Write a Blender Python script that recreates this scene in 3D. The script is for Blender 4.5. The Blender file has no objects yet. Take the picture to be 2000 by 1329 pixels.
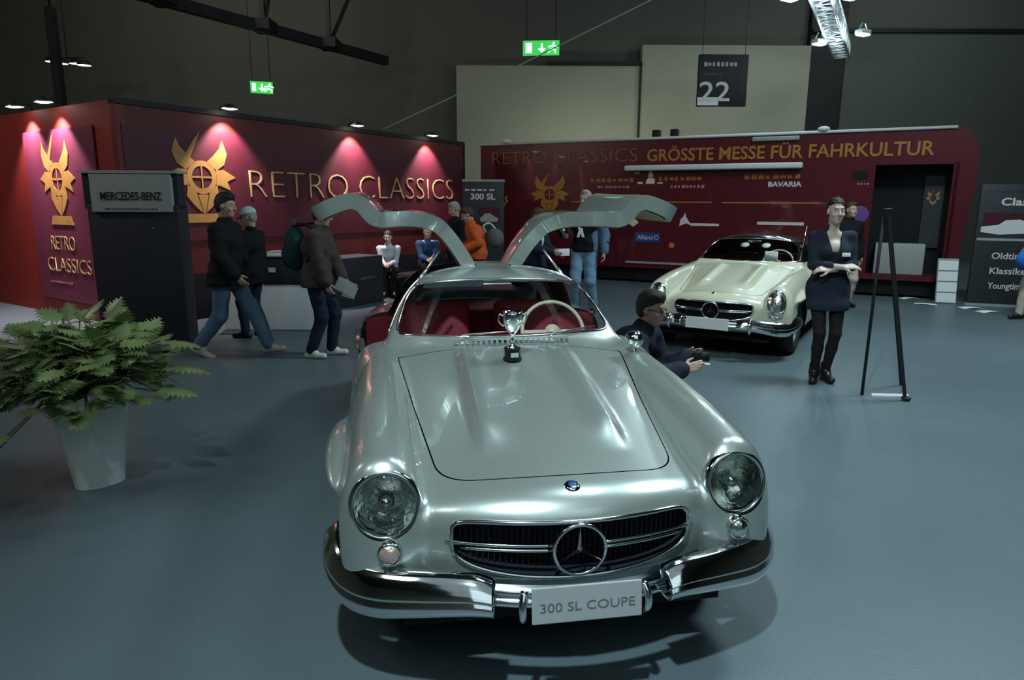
import bpy, bmesh, math, random
import numpy as np
from mathutils import Vector, Matrix, Euler
random.seed(7)
sc = bpy.context.scene
PI = math.pi

# ---------------------------------------------------------------- camera, world, lights, exposure
cam_d = bpy.data.cameras.new('camera'); cam_d.sensor_width = 36; cam_d.lens = 36 * 1333 / 2000
cam = bpy.data.objects.new('camera', cam_d); sc.collection.objects.link(cam)
cam.location = (0, 0, 1.70)
cam.rotation_euler = (Matrix.Rotation(PI / 2 - 0.20, 3, 'X') @ Matrix.Rotation(0.0047, 3, 'Z')).to_euler()
cam_d.clip_end = 200
sc.camera = cam
w = bpy.data.worlds.new('hall_air'); sc.world = w; w.use_nodes = True
w.node_tree.nodes['Background'].inputs[0].default_value = (0.30, 0.40, 0.42, 1)
w.node_tree.nodes['Background'].inputs[1].default_value = 0.03
sc.view_settings.view_transform = 'Standard'
sc.view_settings.look = 'None'
sc.view_settings.gamma = 1
sc.view_settings.exposure = 0.10
sc.view_settings.use_curve_mapping = False

def area(name, loc, target, size, power, col, size_y=None):
    d = bpy.data.lights.new(name, 'AREA'); d.energy = power; d.color = col; d.size = size
    if size_y: d.shape = 'RECTANGLE'; d.size_y = size_y
    o = bpy.data.objects.new(name, d); sc.collection.objects.link(o)
    o.location = loc
    o.rotation_euler = (Vector(target) - Vector(loc)).to_track_quat('-Z', 'Y').to_euler()
    return o
def spot(name, loc, target, power, col, ang, blend=.5, r=.1):
    d = bpy.data.lights.new(name, 'SPOT'); d.energy = power; d.color = col
    d.spot_size = math.radians(ang); d.spot_blend = blend; d.shadow_soft_size = r
    o = bpy.data.objects.new(name, d); sc.collection.objects.link(o)
    o.location = loc
    o.rotation_euler = (Vector(target) - Vector(loc)).to_track_quat('-Z', 'Y').to_euler()
    return o
COOL = (0.74, 0.93, 1.0)
# the hall's high lamps and some added fills (all hang above the frame)
spot('hall_spot_key', (-.7, -.2, 6.4), (1.5, 2.9, 0), 1500, COOL, 72, 1., .11)
area('hall_lamp_overhead', (1.8, 4.4, 6.6), (1.6, 3.2, 0), 1.6, 65, COOL)
area('hall_lamp_aisle', (5.4, 6.6, 6.8), (4.9, 5.6, 0), 1.4, 430, COOL)
area('added_front_fill', (2.0, -4.0, 6.5), (1.2, 2.6, 0), 7.0, 62, COOL, 4.0)  # added front fill, made wide so the chrome reflects grey
area('added_reflection_fill', (.5, -2.4, 8.5), (.5, -2.4, 0), 11.0, 60, COOL, 8.0)  # added dim area light, a pale surface for the bumpers to reflect
area('hall_lamp_side', (-4.6, .5, 6.5), (-2.4, 3.6, 0), 1.2, 30, (.86, .95, .92))
area('hall_lamp_back', (3.2, 17.6, 3.3), (3.6, 20.4, 2.3), 5.5, 44, (0.95, 1.0, 0.84), .3)
area('added_back_wall_fill', (-7.0, 14.5, 8.0), (-6.0, 20.6, 5.0), 5.0, 110, (0.95, 1.0, 0.88), 1.0)  # added fill that lifts the dark back wall on the left
area('hall_lamp_back_right', (10.5, 15.5, 8.0), (11.0, 20.3, 4.5), 3.0, 90, (0.85, 1.0, 0.95), 1.0)
area('hall_lamp_vehicle', (5.4, 8.5, 7.0), (5.6, 13.5, 1.5), 1.4, 60, COOL)
area('added_left_wall_fill', (-9.5, 6.5, 5.5), (-7.6, 10.4, 1.6), 1.0, 110, (1.0, .93, .85))  # added fill that brightens the left red wall of the booth

# ---------------------------------------------------------------- materials
def mat(name, col, rough=.5, metal=0., coat=0., spec=.5, emit=None, es=0., noise=0., nscale=8., bump=0., bscale=60., trans=0., ior=1.45, sheen=0.):
    m = bpy.data.materials.new(name); m.use_nodes = True
    nt = m.node_tree; b = nt.nodes['Principled BSDF']
    b.inputs['Base Color'].default_value = (*col, 1)
    b.inputs['Roughness'].default_value = rough
    b.inputs['Metallic'].default_value = metal
    b.inputs['Coat Weight'].default_value = coat
    b.inputs['Coat Roughness'].default_value = .04
    b.inputs['Specular IOR Level'].default_value = spec
    b.inputs['IOR'].default_value = ior
    b.inputs['Transmission Weight'].default_value = trans
    b.inputs['Sheen Weight'].default_value = sheen
    if emit:
        b.inputs['Emission Color'].default_value = (*emit, 1); b.inputs['Emission Strength'].default_value = es
    tc = nt.nodes.new('ShaderNodeTexCoord')
    if noise:
        n = nt.nodes.new('ShaderNodeTexNoise'); n.inputs['Scale'].default_value = nscale; n.inputs['Detail'].default_value = 4
        nt.links.new(tc.outputs['Object'], n.inputs['Vector'])
        mr = nt.nodes.new('ShaderNodeMapRange'); mr.inputs['To Min'].default_value = 1 - noise; mr.inputs['To Max'].default_value = 1 + noise
        nt.links.new(n.outputs['Fac'], mr.inputs['Value'])
        mx = nt.nodes.new('ShaderNodeVectorMath'); mx.operation = 'SCALE'; mx.inputs[0].default_value = col
        nt.links.new(mr.outputs['Result'], mx.inputs['Scale'])
        nt.links.new(mx.outputs['Vector'], b.inputs['Base Color'])
    if bump:
        n2 = nt.nodes.new('ShaderNodeTexNoise'); n2.inputs['Scale'].default_value = bscale; n2.inputs['Detail'].default_value = 3
        nt.links.new(tc.outputs['Object'], n2.inputs['Vector'])
        bp = nt.nodes.new('ShaderNodeBump'); bp.inputs['Strength'].default_value = bump; bp.inputs['Distance'].default_value = .01
        nt.links.new(n2.outputs['Fac'], bp.inputs['Height']); nt.links.new(bp.outputs['Normal'], b.inputs['Normal'])
    return m
def glass_mat(name, tint, alpha=.25, rough=.02):
    m = bpy.data.materials.new(name); m.use_nodes = True; nt = m.node_tree
    nt.nodes.remove(nt.nodes['Principled BSDF']); out = nt.nodes['Material Output']
    t = nt.nodes.new('ShaderNodeBsdfTransparent'); t.inputs[0].default_value = (*tint, 1)
    g = nt.nodes.new('ShaderNodeBsdfGlossy'); g.inputs['Roughness'].default_value = rough
    f = nt.nodes.new('ShaderNodeFresnel'); f.inputs['IOR'].default_value = 1.5
    a = nt.nodes.new('ShaderNodeMath'); a.operation = 'ADD'; a.inputs[1].default_value = alpha; a.use_clamp = True
    mx = nt.nodes.new('ShaderNodeMixShader')
    nt.links.new(f.outputs[0], a.inputs[0]); nt.links.new(a.outputs[0], mx.inputs[0])
    nt.links.new(t.outputs[0], mx.inputs[1]); nt.links.new(g.outputs[0], mx.inputs[2]); nt.links.new(mx.outputs[0], out.inputs[0])
    return m
M = {}
M['silver'] = mat('silver_green_paint', (.48, .545, .505), .30, .68, 1.)
M['cream'] = mat('cream_paint', (.62, .62, .46), .30, 0, 1.)
M['chrome'] = mat('chrome', (.80, .84, .86), .10, 1.)
M['chrome_dull'] = mat('brushed_metal', (.60, .63, .65), .28, 1.)
M['black'] = mat('black_plastic', (.006, .007, .008), .6, spec=.3)
M['grille'] = mat('grille_dark', (.010, .015, .022), .6, 0)
M['rubber'] = mat('tyre_rubber', (.018, .018, .019), .75, noise=.2)
M['redleather'] = mat('red_leather', (.36, .045, .07), .42, noise=.15, nscale=14, bump=.2, bscale=90)
M['redcarpet'] = mat('red_carpet', (.13, .012, .022), .9, bump=.5, bscale=300)
M['lining'] = mat('beige_headliner', (.36, .32, .22), .8, bump=.2)
M['ivory'] = mat('ivory_plastic', (.75, .70, .52), .3)
M['glass'] = glass_mat('window_glass', (.88, .93, .92), .03)
M['lens'] = glass_mat('lamp_lens', (.92, .96, .94), .05)
M['amberlens'] = mat('amber_lens', (.78, .58, .50), .2, .6, 1., noise=.3, nscale=40, bump=.6, bscale=60)
M['reflector'] = mat('lamp_reflector', (.86, .90, .84), .16, 1., noise=.25, nscale=22, bump=.6, bscale=28)
M['plate'] = mat('number_plate_grey', (.42, .46, .46), .45, noise=.06)
M['plateink'] = mat('plate_print', (.14, .17, .17), .5)
M['white'] = mat('white_gloss', (.84, .86, .86), .22, 0, .6, noise=.03)
M['whitematt'] = mat('white_matt', (.66, .68, .66), .6)
M['paper'] = mat('paper', (.80, .84, .82), .7)
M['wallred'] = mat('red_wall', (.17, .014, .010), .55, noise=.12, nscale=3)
M['wallredshade'] = mat('red_wall_shaded', (.085, .008, .007), .55, noise=.12, nscale=3)  # copy of the red wall with the shade of the right face in its colour
M['maroon'] = mat('maroon_banner', (.066, .008, .016), .5, noise=.15, nscale=2)
M['purple'] = mat('plum_poster', (.11, .018, .042), .5, noise=.15, nscale=2)
M['truckred'] = mat('truck_red', (.092, .006, .013), .32, 0, .4, noise=.12, nscale=1.4)
M['goldtruck'] = mat('dim_gold_print', (.40, .17, .03), .5, noise=.25, nscale=5)
M['orangetruck'] = mat('dim_orange_print', (.36, .12, .03), .5, noise=.3, nscale=5)
M['violet'] = mat('violet_print', (.16, .06, .26), .5)
M['gold'] = mat('gold_print', (.36, .21, .055), .45, noise=.25, nscale=9)
M['goldpale'] = mat('pale_gold_print', (.50, .36, .16), .45)
M['orange'] = mat('orange_print', (.60, .20, .03), .5)
M['print'] = mat('white_print', (.70, .64, .62), .5)
M['pinkprint'] = mat('pink_print', (.45, .20, .22), .5)
M['blue'] = mat('blue_sticker', (.015, .07, .28), .4)
M['kiosk'] = mat('kiosk_dark', (.017, .020, .029), .6, noise=.15, nscale=3)
M['kioskgrey'] = mat('kiosk_sign_grey', (.34, .36, .35), .5)
M['slate'] = mat('slate_board', (.026, .032, .037), .5, noise=.12, nscale=4)
M['steel'] = mat('dark_steel', (.012, .012, .014), .6, .2)
M['alu'] = mat('aluminium_truss', (.78, .86, .90), .35, .35)
M['wallgrey'] = mat('hall_wall_grey', (.090, .094, .078), .85, noise=.10, nscale=.6)
M['walllight'] = mat('hall_panel_light', (.30, .31, .245), .8, noise=.05, nscale=.7)
M['wallblue'] = mat('hall_wall_green_grey', (.075, .088, .080), .85, noise=.08, nscale=.5)
M['ceil'] = mat('hall_ceiling', (.05, .052, .048), .9)
M['greenlit'] = mat('exit_green_lit', (.03, .25, .05), .5, emit=(.05, .62, .10), es=.9)
M['whitelit'] = mat('exit_symbol_lit', (.5, .9, .6), .5, emit=(.55, 1, .65), es=1.6)
M['lampcool'] = mat('lamp_face_cool', (.9, .95, 1), .5, emit=(.80, .93, 1.0), es=9)
M['lampwarm'] = mat('lamp_face_warm', (1, .9, .8), .5, emit=(1.0, .86, .78), es=10)
M['soil'] = mat('potting_soil', (.030, .018, .010), .95, bump=1, bscale=50)
M['leaf'] = mat('leaf_green', (.20, .27, .105), .38, noise=.40, nscale=7, spec=.5)
M['stem'] = mat('leaf_stem', (.10, .14, .04), .5)
M['skin'] = mat('skin', (.50, .33, .25), .5, noise=.06, nscale=14)
M['skinpale'] = mat('skin_pale', (.62, .48, .40), .5, noise=.05, nscale=14)
M['hairdark'] = mat('hair_dark', (.014, .011, .010), .55, noise=.4, nscale=60, bump=.6, bscale=140)
M['hairbrown'] = mat('hair_brown', (.06, .035, .02), .55, noise=.4, nscale=60, bump=.6, bscale=140)
M['hairgrey'] = mat('hair_grey', (.35, .34, .32), .6, noise=.3, nscale=60, bump=.6, bscale=140)
M['eyewhite'] = mat('eye', (.60, .60, .57), .3)
M['eyedark'] = mat('iris', (.02, .015, .012), .2)
M['lip'] = mat('lip', (.42, .16, .14), .45)
def cloth(n, c, nz=.15): M[n] = mat(n, c, .85, noise=nz, nscale=9, bump=.35, bscale=120, spec=.25)
cloth('cloth_black', (.010, .010, .013)); cloth('cloth_navy', (.016, .024, .045)); cloth('cloth_blue', (.035, .075, .16))
cloth('cloth_brown', (.060, .050, .045)); cloth('denim', (.10, .17, .26), .3); cloth('denim_light', (.17, .30, .42), .3)
cloth('cloth_white', (.62, .66, .70)); cloth('cloth_orange', (.62, .115, .03)); cloth('cloth_red', (.42, .04, .04))
cloth('cloth_tights', (.016, .014, .013)); cloth('cloth_darkblue', (.020, .028, .042)); cloth('cloth_grey', (.12, .13, .13))
cloth('cloth_teal', (.012, .05, .05)); cloth('cloth_beige', (.50, .45, .36)); cloth('cloth_brightblue', (.02, .14, .5))
M['shoe_black'] = mat('shoe_black', (.012, .011, .011), .3); M['shoe_beige'] = mat('shoe_beige', (.50, .46, .38), .6)
M['shoe_white'] = mat('shoe_white', (.65, .66, .60), .6)
# floor: carpet tiles with slight sheen
def floor_mat():
    m = mat('hall_floor', (.10, .13, .15), .5); nt = m.node_tree; b = nt.nodes['Principled BSDF']
    tc = nt.nodes.new('ShaderNodeTexCoord')
    n = nt.nodes.new('ShaderNodeTexNoise'); n.inputs['Scale'].default_value = .55; n.inputs['Detail'].default_value = 5
    n2 = nt.nodes.new('ShaderNodeTexNoise'); n2.inputs['Scale'].default_value = 120; n2.inputs['Detail'].default_value = 2
    nt.links.new(tc.outputs['Object'], n.inputs['Vector']); nt.links.new(tc.outputs['Object'], n2.inputs['Vector'])
    cr = nt.nodes.new('ShaderNodeValToRGB')
    cr.color_ramp.elements[0].position = .3; cr.color_ramp.elements[0].color = (.082, .116, .128, 1)
    cr.color_ramp.elements[1].position = .7; cr.color_ramp.elements[1].color = (.108, .150, .164, 1)
    nt.links.new(n.outputs['Fac'], cr.inputs[0])
    mr = nt.nodes.new('ShaderNodeMapRange'); mr.inputs['To Min'].default_value = .8; mr.inputs['To Max'].default_value = 1.2
    nt.links.new(n2.outputs['Fac'], mr.inputs['Value'])
    v = nt.nodes.new('ShaderNodeVectorMath'); v.operation = 'SCALE'
    nt.links.new(cr.outputs[0], v.inputs[0]); nt.links.new(mr.outputs[0], v.inputs['Scale']); nt.links.new(v.outputs[0], b.inputs['Base Color'])
    b.inputs['Roughness'].default_value = .42; b.inputs['Specular IOR Level'].default_value = .35
    bp = nt.nodes.new('ShaderNodeBump'); bp.inputs['Strength'].default_value = .25; bp.inputs['Distance'].default_value = .004
    nt.links.new(n2.outputs['Fac'], bp.inputs['Height']); nt.links.new(bp.outputs['Normal'], b.inputs['Normal'])
    return m
M['floor'] = floor_mat()

# ---------------------------------------------------------------- helpers
def link(o, parent=None):
    sc.collection.objects.link(o)
    if parent: o.parent = parent
    return o
def tag(o, label=None, cat=None, group=None, kind=None):
    if label: o['label'] = label
    if cat: o['category'] = cat
    if group: o['group'] = group
    if kind: o['kind'] = kind
    return o
def empty(name, loc=(0, 0, 0), rz=0, label=None, cat=None, group=None, parent=None, kind=None):
    o = bpy.data.objects.new(name, None); o.location = loc; o.rotation_euler = (0, 0, rz); o.empty_display_size = .1
    link(o, parent); return tag(o, label, cat, group, kind)
class MB:
    """collects shapes for ONE mesh"""
    def __init__(s): s.v = []; s.f = []; s.s = []
    def add(s, vs, fs, smooth=False):
        n = len(s.v); s.v += [tuple(v) for v in vs]; s.f += [tuple(i + n for i in f) for f in fs]; s.s += [smooth] * len(fs); return s
    def box(s, a, b, mtx=None):
        vs = [(x, y, z) for x in (a[0], b[0]) for y in (a[1], b[1]) for z in (a[2], b[2])]
        if mtx: vs = [mtx @ Vector(v) for v in vs]
        return s.add(vs, [(0, 1, 3, 2), (4, 6, 7, 5), (0, 4, 5, 1), (2, 3, 7, 6), (0, 2, 6, 4), (1, 5, 7, 3)])
    def rbox(s, a, b, r, seg=3):
        """box with all edges rounded (superquadric-like corner rounding)"""
        bm = bmesh.new(); bmesh.ops.create_cube(bm, size=1)
        c = [(a[i] + b[i]) / 2 for i in range(3)]; d = [b[i] - a[i] for i in range(3)]
        for v in bm.verts: v.co = Vector([c[i] + v.co[i] * d[i] for i in range(3)])
        bmesh.ops.bevel(bm, geom=bm.edges[:], offset=r, segments=seg, affect='EDGES', profile=.5)
        bm.verts.index_update()
        s.add([v.co[:] for v in bm.verts], [[v.index for v in f.verts] for f in bm.faces], True); bm.free(); return s
    def bar(s, p, q, wx, wy=None):
        p, q = Vector(p), Vector(q); wy = wy or wx; d = (q - p); L = d.length
        m = Matrix.Translation(p) @ d.to_track_quat('Z', 'Y').to_matrix().to_4x4()
        return s.box((-wx / 2, -wy / 2, 0), (wx / 2, wy / 2, L), m)
    def tube(s, path, r, n=10, closed=False, cap=True):
        P = [Vector(p) for p in path]; N = len(P)
        R = r if isinstance(r, (list, tuple)) else [r] * N
        vs = []; up = None
        for i in range(N):
            if closed: t = P[(i + 1) % N] - P[i - 1]
            else: t = P[min(i + 1, N - 1)] - P[max(i - 1, 0)]
            if t.length < 1e-9: t = Vector((0, 0, 1))
            t.normalize()
            if up is None: up = Vector((0, 0, 1)) if abs(t.z) < .9 else Vector((1, 0, 0))
            a = t.cross(up)
            if a.length < 1e-4: a = t.orthogonal()
            a.normalize(); up = a.cross(t); b = up
            vs += [P[i] + (a * math.cos(k * 2 * PI / n) + b * math.sin(k * 2 * PI / n)) * R[i] for k in range(n)]
        fs = []
        for i in range(N if closed else N - 1):
            j = (i + 1) % N
            for k in range(n):
                l = (k + 1) % n; fs.append((i * n + k, i * n + l, j * n + l, j * n + k))
        if not closed and cap: fs += [tuple(range(n))[::-1], tuple((N - 1) * n + k for k in range(n))]
        return s.add(vs, fs, True)
    def cyl(s, p, q, r, r2=None, n=20): return s.tube([p, q], [r, r if r2 is None else r2], n)
    def lathe(s, prof, mtx=None, n=32, smooth=True):
        """prof [(r, z)] turned about z"""
        vs = []
        for r, z in prof: vs += [Vector((r * math.cos(k * 2 * PI / n), r * math.sin(k * 2 * PI / n), z)) for k in range(n)]
        if mtx: vs = [mtx @ v for v in vs]
        fs = [(i * n + k, i * n + (k + 1) % n, (i + 1) * n + (k + 1) % n, (i + 1) * n + k) for i in range(len(prof) - 1) for k in range(n)]
        return s.add(vs, fs, smooth)
    def prism(s, pts, z0, z1, mtx=None):
        n = len(pts); vs = [Vector((p[0], p[1], z)) for z in (z0, z1) for p in pts]
        if mtx: vs = [mtx @ v for v in vs]
        return s.add(vs, [tuple(range(n))[::-1], tuple(range(n, 2 * n))] + [(i, (i + 1) % n, n + (i + 1) % n, n + i) for i in range(n)])
    def ell(s, c, r, mtx=None, n=20, m=12):
        vs = []
        for i in range(m + 1):
            a = PI * i / m
            vs += [Vector((c[0] + r[0] * math.sin(a) * math.cos(k * 2 * PI / n), c[1] + r[1] * math.sin(a) * math.sin(k * 2 * PI / n), c[2] + r[2] * math.cos(a))) for k in range(n)]
        if mtx: vs = [mtx @ v for v in vs]
        return s.add(vs, [(i * n + k, (i + 1) * n + k, (i + 1) * n + (k + 1) % n, i * n + (k + 1) % n) for i in range(m) for k in range(n)], True)
    def grid(s, fn, nu, nv, smooth=True):
        vs = [fn(i / nu, j / nv) for i in range(nu + 1) for j in range(nv + 1)]
        return s.add(vs, [(i * (nv + 1) + j, (i + 1) * (nv + 1) + j, (i + 1) * (nv + 1) + j + 1, i * (nv + 1) + j + 1) for i in range(nu) for j in range(nv)], smooth)
    def build(s, name, m, parent=None, loc=None, rot=None, bevel=0, solid=0):
        me = bpy.data.meshes.new(name); me.from_pydata([tuple(v) for v in s.v], [], s.f); me.update()
        me.polygons.foreach_set('use_smooth', s.s)
        me.materials.append(M[m]); o = bpy.data.objects.new(name, me)
        if loc: o.location = loc
        if rot: o.rotation_euler = rot
        link(o, parent)
        if solid:
            d = o.modifiers.new('thickness', 'SOLIDIFY'); d.thickness = solid; d.offset = -1
        if bevel:
            d = o.modifiers.new('bevel', 'BEVEL'); d.width = bevel; d.segments = 2; d.limit_method = 'ANGLE'
        return o
def text(s, size, m, parent, mtx, name='lettering', ext=.004, align='LEFT', width=None, thin=0, space=1.):
    cu = bpy.data.curves.new(name, 'FONT'); cu.body = s; cu.size = size; cu.extrude = ext; cu.align_x = align; cu.space_character = space
    cu.offset = thin; cu.resolution_u = 3
    t = bpy.data.objects.new(name, cu); sc.collection.objects.link(t)
    bpy.context.view_layer.update()
    me = bpy.data.meshes.new_from_object(t.evaluated_get(bpy.context.evaluated_depsgraph_get()))
    bpy.data.objects.remove(t); bpy.data.curves.remove(cu)
    if width and len(me.vertices):
        xs = [v.co.x for v in me.vertices]; k = width / (max(xs) - min(xs)); x0 = min(xs) if align == 'LEFT' else 0
        for v in me.vertices: v.co.x = (v.co.x - x0) * k
    me.transform(mtx); me.materials.clear(); me.materials.append(M[m])
    me.name = name
    return link(bpy.data.objects.new(name, me), parent)
def upright(x, y, z, rz=0):   # lettering standing on a wall: text x -> wall x, text y -> up
    return Matrix.Translation((x, y, z)) @ Matrix.Rotation(rz, 4, 'Z') @ Matrix.Rotation(PI / 2, 4, 'X')
def scribble(x0, x1, z, h, y, n, seed):   # rows of small unreadable print
    rr = random.Random(seed); mb = MB(); x = x0; st = (x1 - x0) / n
    for i in range(n):
        a = rr.uniform(.5, .85) * st; hh = h * rr.uniform(.6, 1)
        mb.box((x, y - .002, z - hh / 2), (x + a, y + .002, z + hh / 2)); x += st
    return mb
def structure(name, mb, m, **k): return tag(mb.build(name, m, **k), kind='structure')

# ---------------------------------------------------------------- implicit surfaces
def smin(a, b, k):
    h = np.clip(.5 + .5 * (b - a) / k, 0, 1); return b * (1 - h) + a * h - k * h * (1 - h)
def smax(a, b, k): return -smin(-a, -b, k)
def grad(F, P, e=.003):
    G = np.empty_like(P)
    for i in range(3):
        d = np.zeros(3); d[i] = e; G[:, i] = (F(P + d) - F(P - d)) / (2 * e)
    return G
def newton(F, P, it=4, lim=None, e=.003):
    P0 = P.copy()
    for _ in range(it):
        v = F(P); G = grad(F, P, e); g2 = (G ** 2).sum(1) + 1e-9
        st = (v / g2)[:, None] * G
        if lim: st = np.clip(st, -lim, lim)
        P = P - st
        if lim: P = P0 + np.clip(P - P0, -lim, lim)
    return P
def nets(F, lo, hi, h, c=4, band=1.7):
    lo = np.array(lo, float); n = (np.ceil((np.array(hi) - lo) / h / c).astype(int)) * c
    nb = n // c
    ix = [(np.arange(nb[i]) * c + (c - 1) / 2) * h + lo[i] for i in range(3)]
    B = np.stack(np.meshgrid(*ix, indexing='ij'), -1).reshape(-1, 3)
    fb = F(B).reshape(nb)
    V = np.repeat(np.repeat(np.repeat(fb, c, 0), c, 1), c, 2).astype(np.float32)
    near = np.abs(fb) < band * c * h
    nm = np.repeat(np.repeat(np.repeat(near, c, 0), c, 1), c, 2)
    I = np.argwhere(nm)
    vals = np.empty(len(I), np.float32)
    for s in range(0, len(I), 400000): vals[s:s + 400000] = F(I[s:s + 400000] * h + lo)
    V[nm] = vals
    S = V < 0
    cnt = np.zeros(n - 1, np.int8)
    for a in (0, 1):
        for b in (0, 1):
            for d in (0, 1): cnt += S[a:n[0] - 1 + a, b:n[1] - 1 + b, d:n[2] - 1 + d]
    act = (cnt > 0) & (cnt < 8); idx = -np.ones(act.shape, np.int64)
    cells = np.argwhere(act); idx[act] = np.arange(len(cells))
    P = (cells + .5) * h + lo
    P = newton(F, P, 4, h * .75)
    Q = []
    for ax in range(3):
        o1, o2 = [(1, 2), (2, 0), (0, 1)][ax]
        sl0 = [slice(None)] * 3; sl1 = [slice(None)] * 3; sl0[ax] = slice(0, n[ax] - 1); sl1[ax] = slice(1, n[ax])
        d = S[tuple(sl0)].astype(np.int8) - S[tuple(sl1)].astype(np.int8)
        E = np.argwhere(d != 0); sg = d[d != 0]
        ok = (E[:, o1] > 0) & (E[:, o2] > 0) & (E[:, o1] < n[o1] - 1) & (E[:, o2] < n[o2] - 1)
        E = E[ok]; sg = sg[ok]
        def at(a, b):
            T = E.copy(); T[:, o1] -= a; T[:, o2] -= b; return idx[T[:, 0], T[:, 1], T[:, 2]]
        q = np.stack([at(1, 1), at(0, 1), at(0, 0), at(1, 0)], 1)
        q[sg < 0] = q[sg < 0][:, ::-1]; q = q[(q >= 0).all(1)]; Q.append(q)
    return P, np.concatenate(Q)
def clip(P, faces, g, F=None):
    """keep the part with g<0; new edge points are pulled onto F=0 and g=0"""
    val = g(P); new = []; cache = {}; out = []; nP = len(P)
    neg = val <= 0
    if isinstance(faces, np.ndarray): faces = faces.tolist()
    nl = neg.tolist()
    for f in faces:
        m = [nl[i] for i in f]
        if all(m): out.append(f); continue
        if not any(m): continue
        r = []
        for a, b in zip(f, f[1:] + f[:1]):
            if nl[a]: r.append(a)
            if nl[a] != nl[b]:
                k = (a, b) if a < b else (b, a)
                if k not in cache:
                    t = val[k[0]] / (val[k[0]] - val[k[1]]); cache[k] = nP + len(new)
                    new.append(P[k[0]] * (1 - t) + P[k[1]] * t)
                r.append(cache[k])
        if len(r) > 2: out.append(r)
    if new:
        N = np.array(new)
        if F is not None:
            for _ in range(3):
                N = newton(g, N, 1, .01); N = newton(F, N, 1, .01)
        P = np.concatenate([P, N])
    return P, out
def mesh_of(name, P, faces, m, parent=None, F=None, normals=True, solid=0, loc=None, flip=False):
    if isinstance(faces, np.ndarray): faces = faces.tolist()
    used = np.unique(np.array([i for f in faces for i in f])); mp = -np.ones(len(P), np.int64); mp[used] = np.arange(len(used))
    Pv = P[used]; fs = [[int(mp[i]) for i in f] for f in faces]
    if flip: fs = [f[::-1] for f in fs]
    if loc is not None: Pw = Pv - np.array(loc)
    else: Pw = Pv
    me = bpy.data.meshes.new(name); me.from_pydata(Pw.tolist(), [], fs); me.update()
    me.polygons.foreach_set('use_smooth', [True] * len(fs)); me.materials.append(M[m])
    if F is not None and normals:
        G = grad(F, Pv, .004); G /= np.linalg.norm(G, axis=1)[:, None] + 1e-9
        me.normals_split_custom_set_from_vertices(G.tolist())
    o = bpy.data.objects.new(name, me); link(o, parent)
    if loc is not None: o.location = loc
    if solid:
        d = o.modifiers.new('thickness', 'SOLIDIFY'); d.thickness = solid; d.offset = -1
    return o

# ---------------------------------------------------------------- hall shell
structure('floor', MB().box((-16, -7, -.1), (16, 21, 0)), 'floor')
structure('ceiling', MB().box((-16, -7, 8.6), (16, 21, 8.8)), 'ceil')
structure('wall_back', MB().box((-16, 20.6, 0), (16, 21, 8.6)), 'wallgrey')
structure('wall_left', MB().box((-16.2, -7, 0), (-16, 21, 8.6)), 'walllight')
structure('wall_right', MB().box((16, -7, 0), (16.2, 21, 8.6)), 'wallgrey')
structure('wall_front', MB().box((-16, -7.2, 0), (16, -7, 8.6)), 'walllight')
mb = MB(); 
mb.box((-1.6, 20.30, 0), (3.55, 20.6, 5.45)).box((3.60, 20.25, 0), (8.3, 20.6, 6.0))
structure('wall_panel_light', mb, 'walllight')
structure('trim_1', MB().box((.9, 20.2, 5.45), (3.60, 20.3, 5.55)).box((3.55, 20.2, 0), (3.60, 20.3, 5.5)), 'steel')
structure('trim_2', MB().box((8.3, 20.35, 0), (9.3, 20.6, 8.0)), 'steel')
structure('wall_panel_right', MB().box((9.3, 20.3, 0), (16, 20.6, 6.35)), 'wallblue')
structure('trim_3', MB().box((8.3, 20.2, 6.35), (16, 20.3, 6.45)), 'steel')

# ---------------------------------------------------------------- the car body as one implicit surface
def spl(ys, vs, sig=.06):
    yy = np.linspace(-1.5, 6, 3751); t = np.interp(yy, ys, vs)
    k = np.exp(-.5 * (np.arange(-120, 121) * .002 / sig) ** 2); k /= k.sum()
    t = np.convolve(np.pad(t, 120, 'edge'), k, 'valid')
    return lambda y: np.interp(y, yy, t)
ZC = spl([-.3, 0, .14, .28, .6, 1.0, 1.55, 1.9, 2.9, 3.3, 3.8, 4.2, 4.5, 4.8], [.64, .682, .716, .742, .802, .872, .950, .955, .955, .94, .87, .77, .64, .5])
DR = spl([0, .4, 1.0, 1.6, 2, 3, 4.5], [.28, .32, .28, .12, .08, .10, .28])
CX = spl([0, .3, .7, 1.1, 1.6, 2.2, 3.2, 3.8, 4.5], [.655, .656, .668, .675, .68, .68, .695, .67, .58])
CZ = spl([0, .12, .25, .4, .7, 1.0, 1.4, 1.8, 2.4, 3.0, 3.5, 4.0, 4.5], [.74, .785, .815, .838, .868, .886, .904, .912, .915, .935, .90, .80, .62])
XM = spl([-.1, .1, .3, .5, .8, 1.3, 2.2, 3.1, 3.5, 4.0, 4.3, 4.6], [.66, .735, .79, .825, .845, .842, .85, .885, .875, .79, .68, .42])
def blend_pow(u, w_, n): return (np.abs(u) ** n + np.abs(w_) ** n + 1e-12) ** (1 / n)
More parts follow.
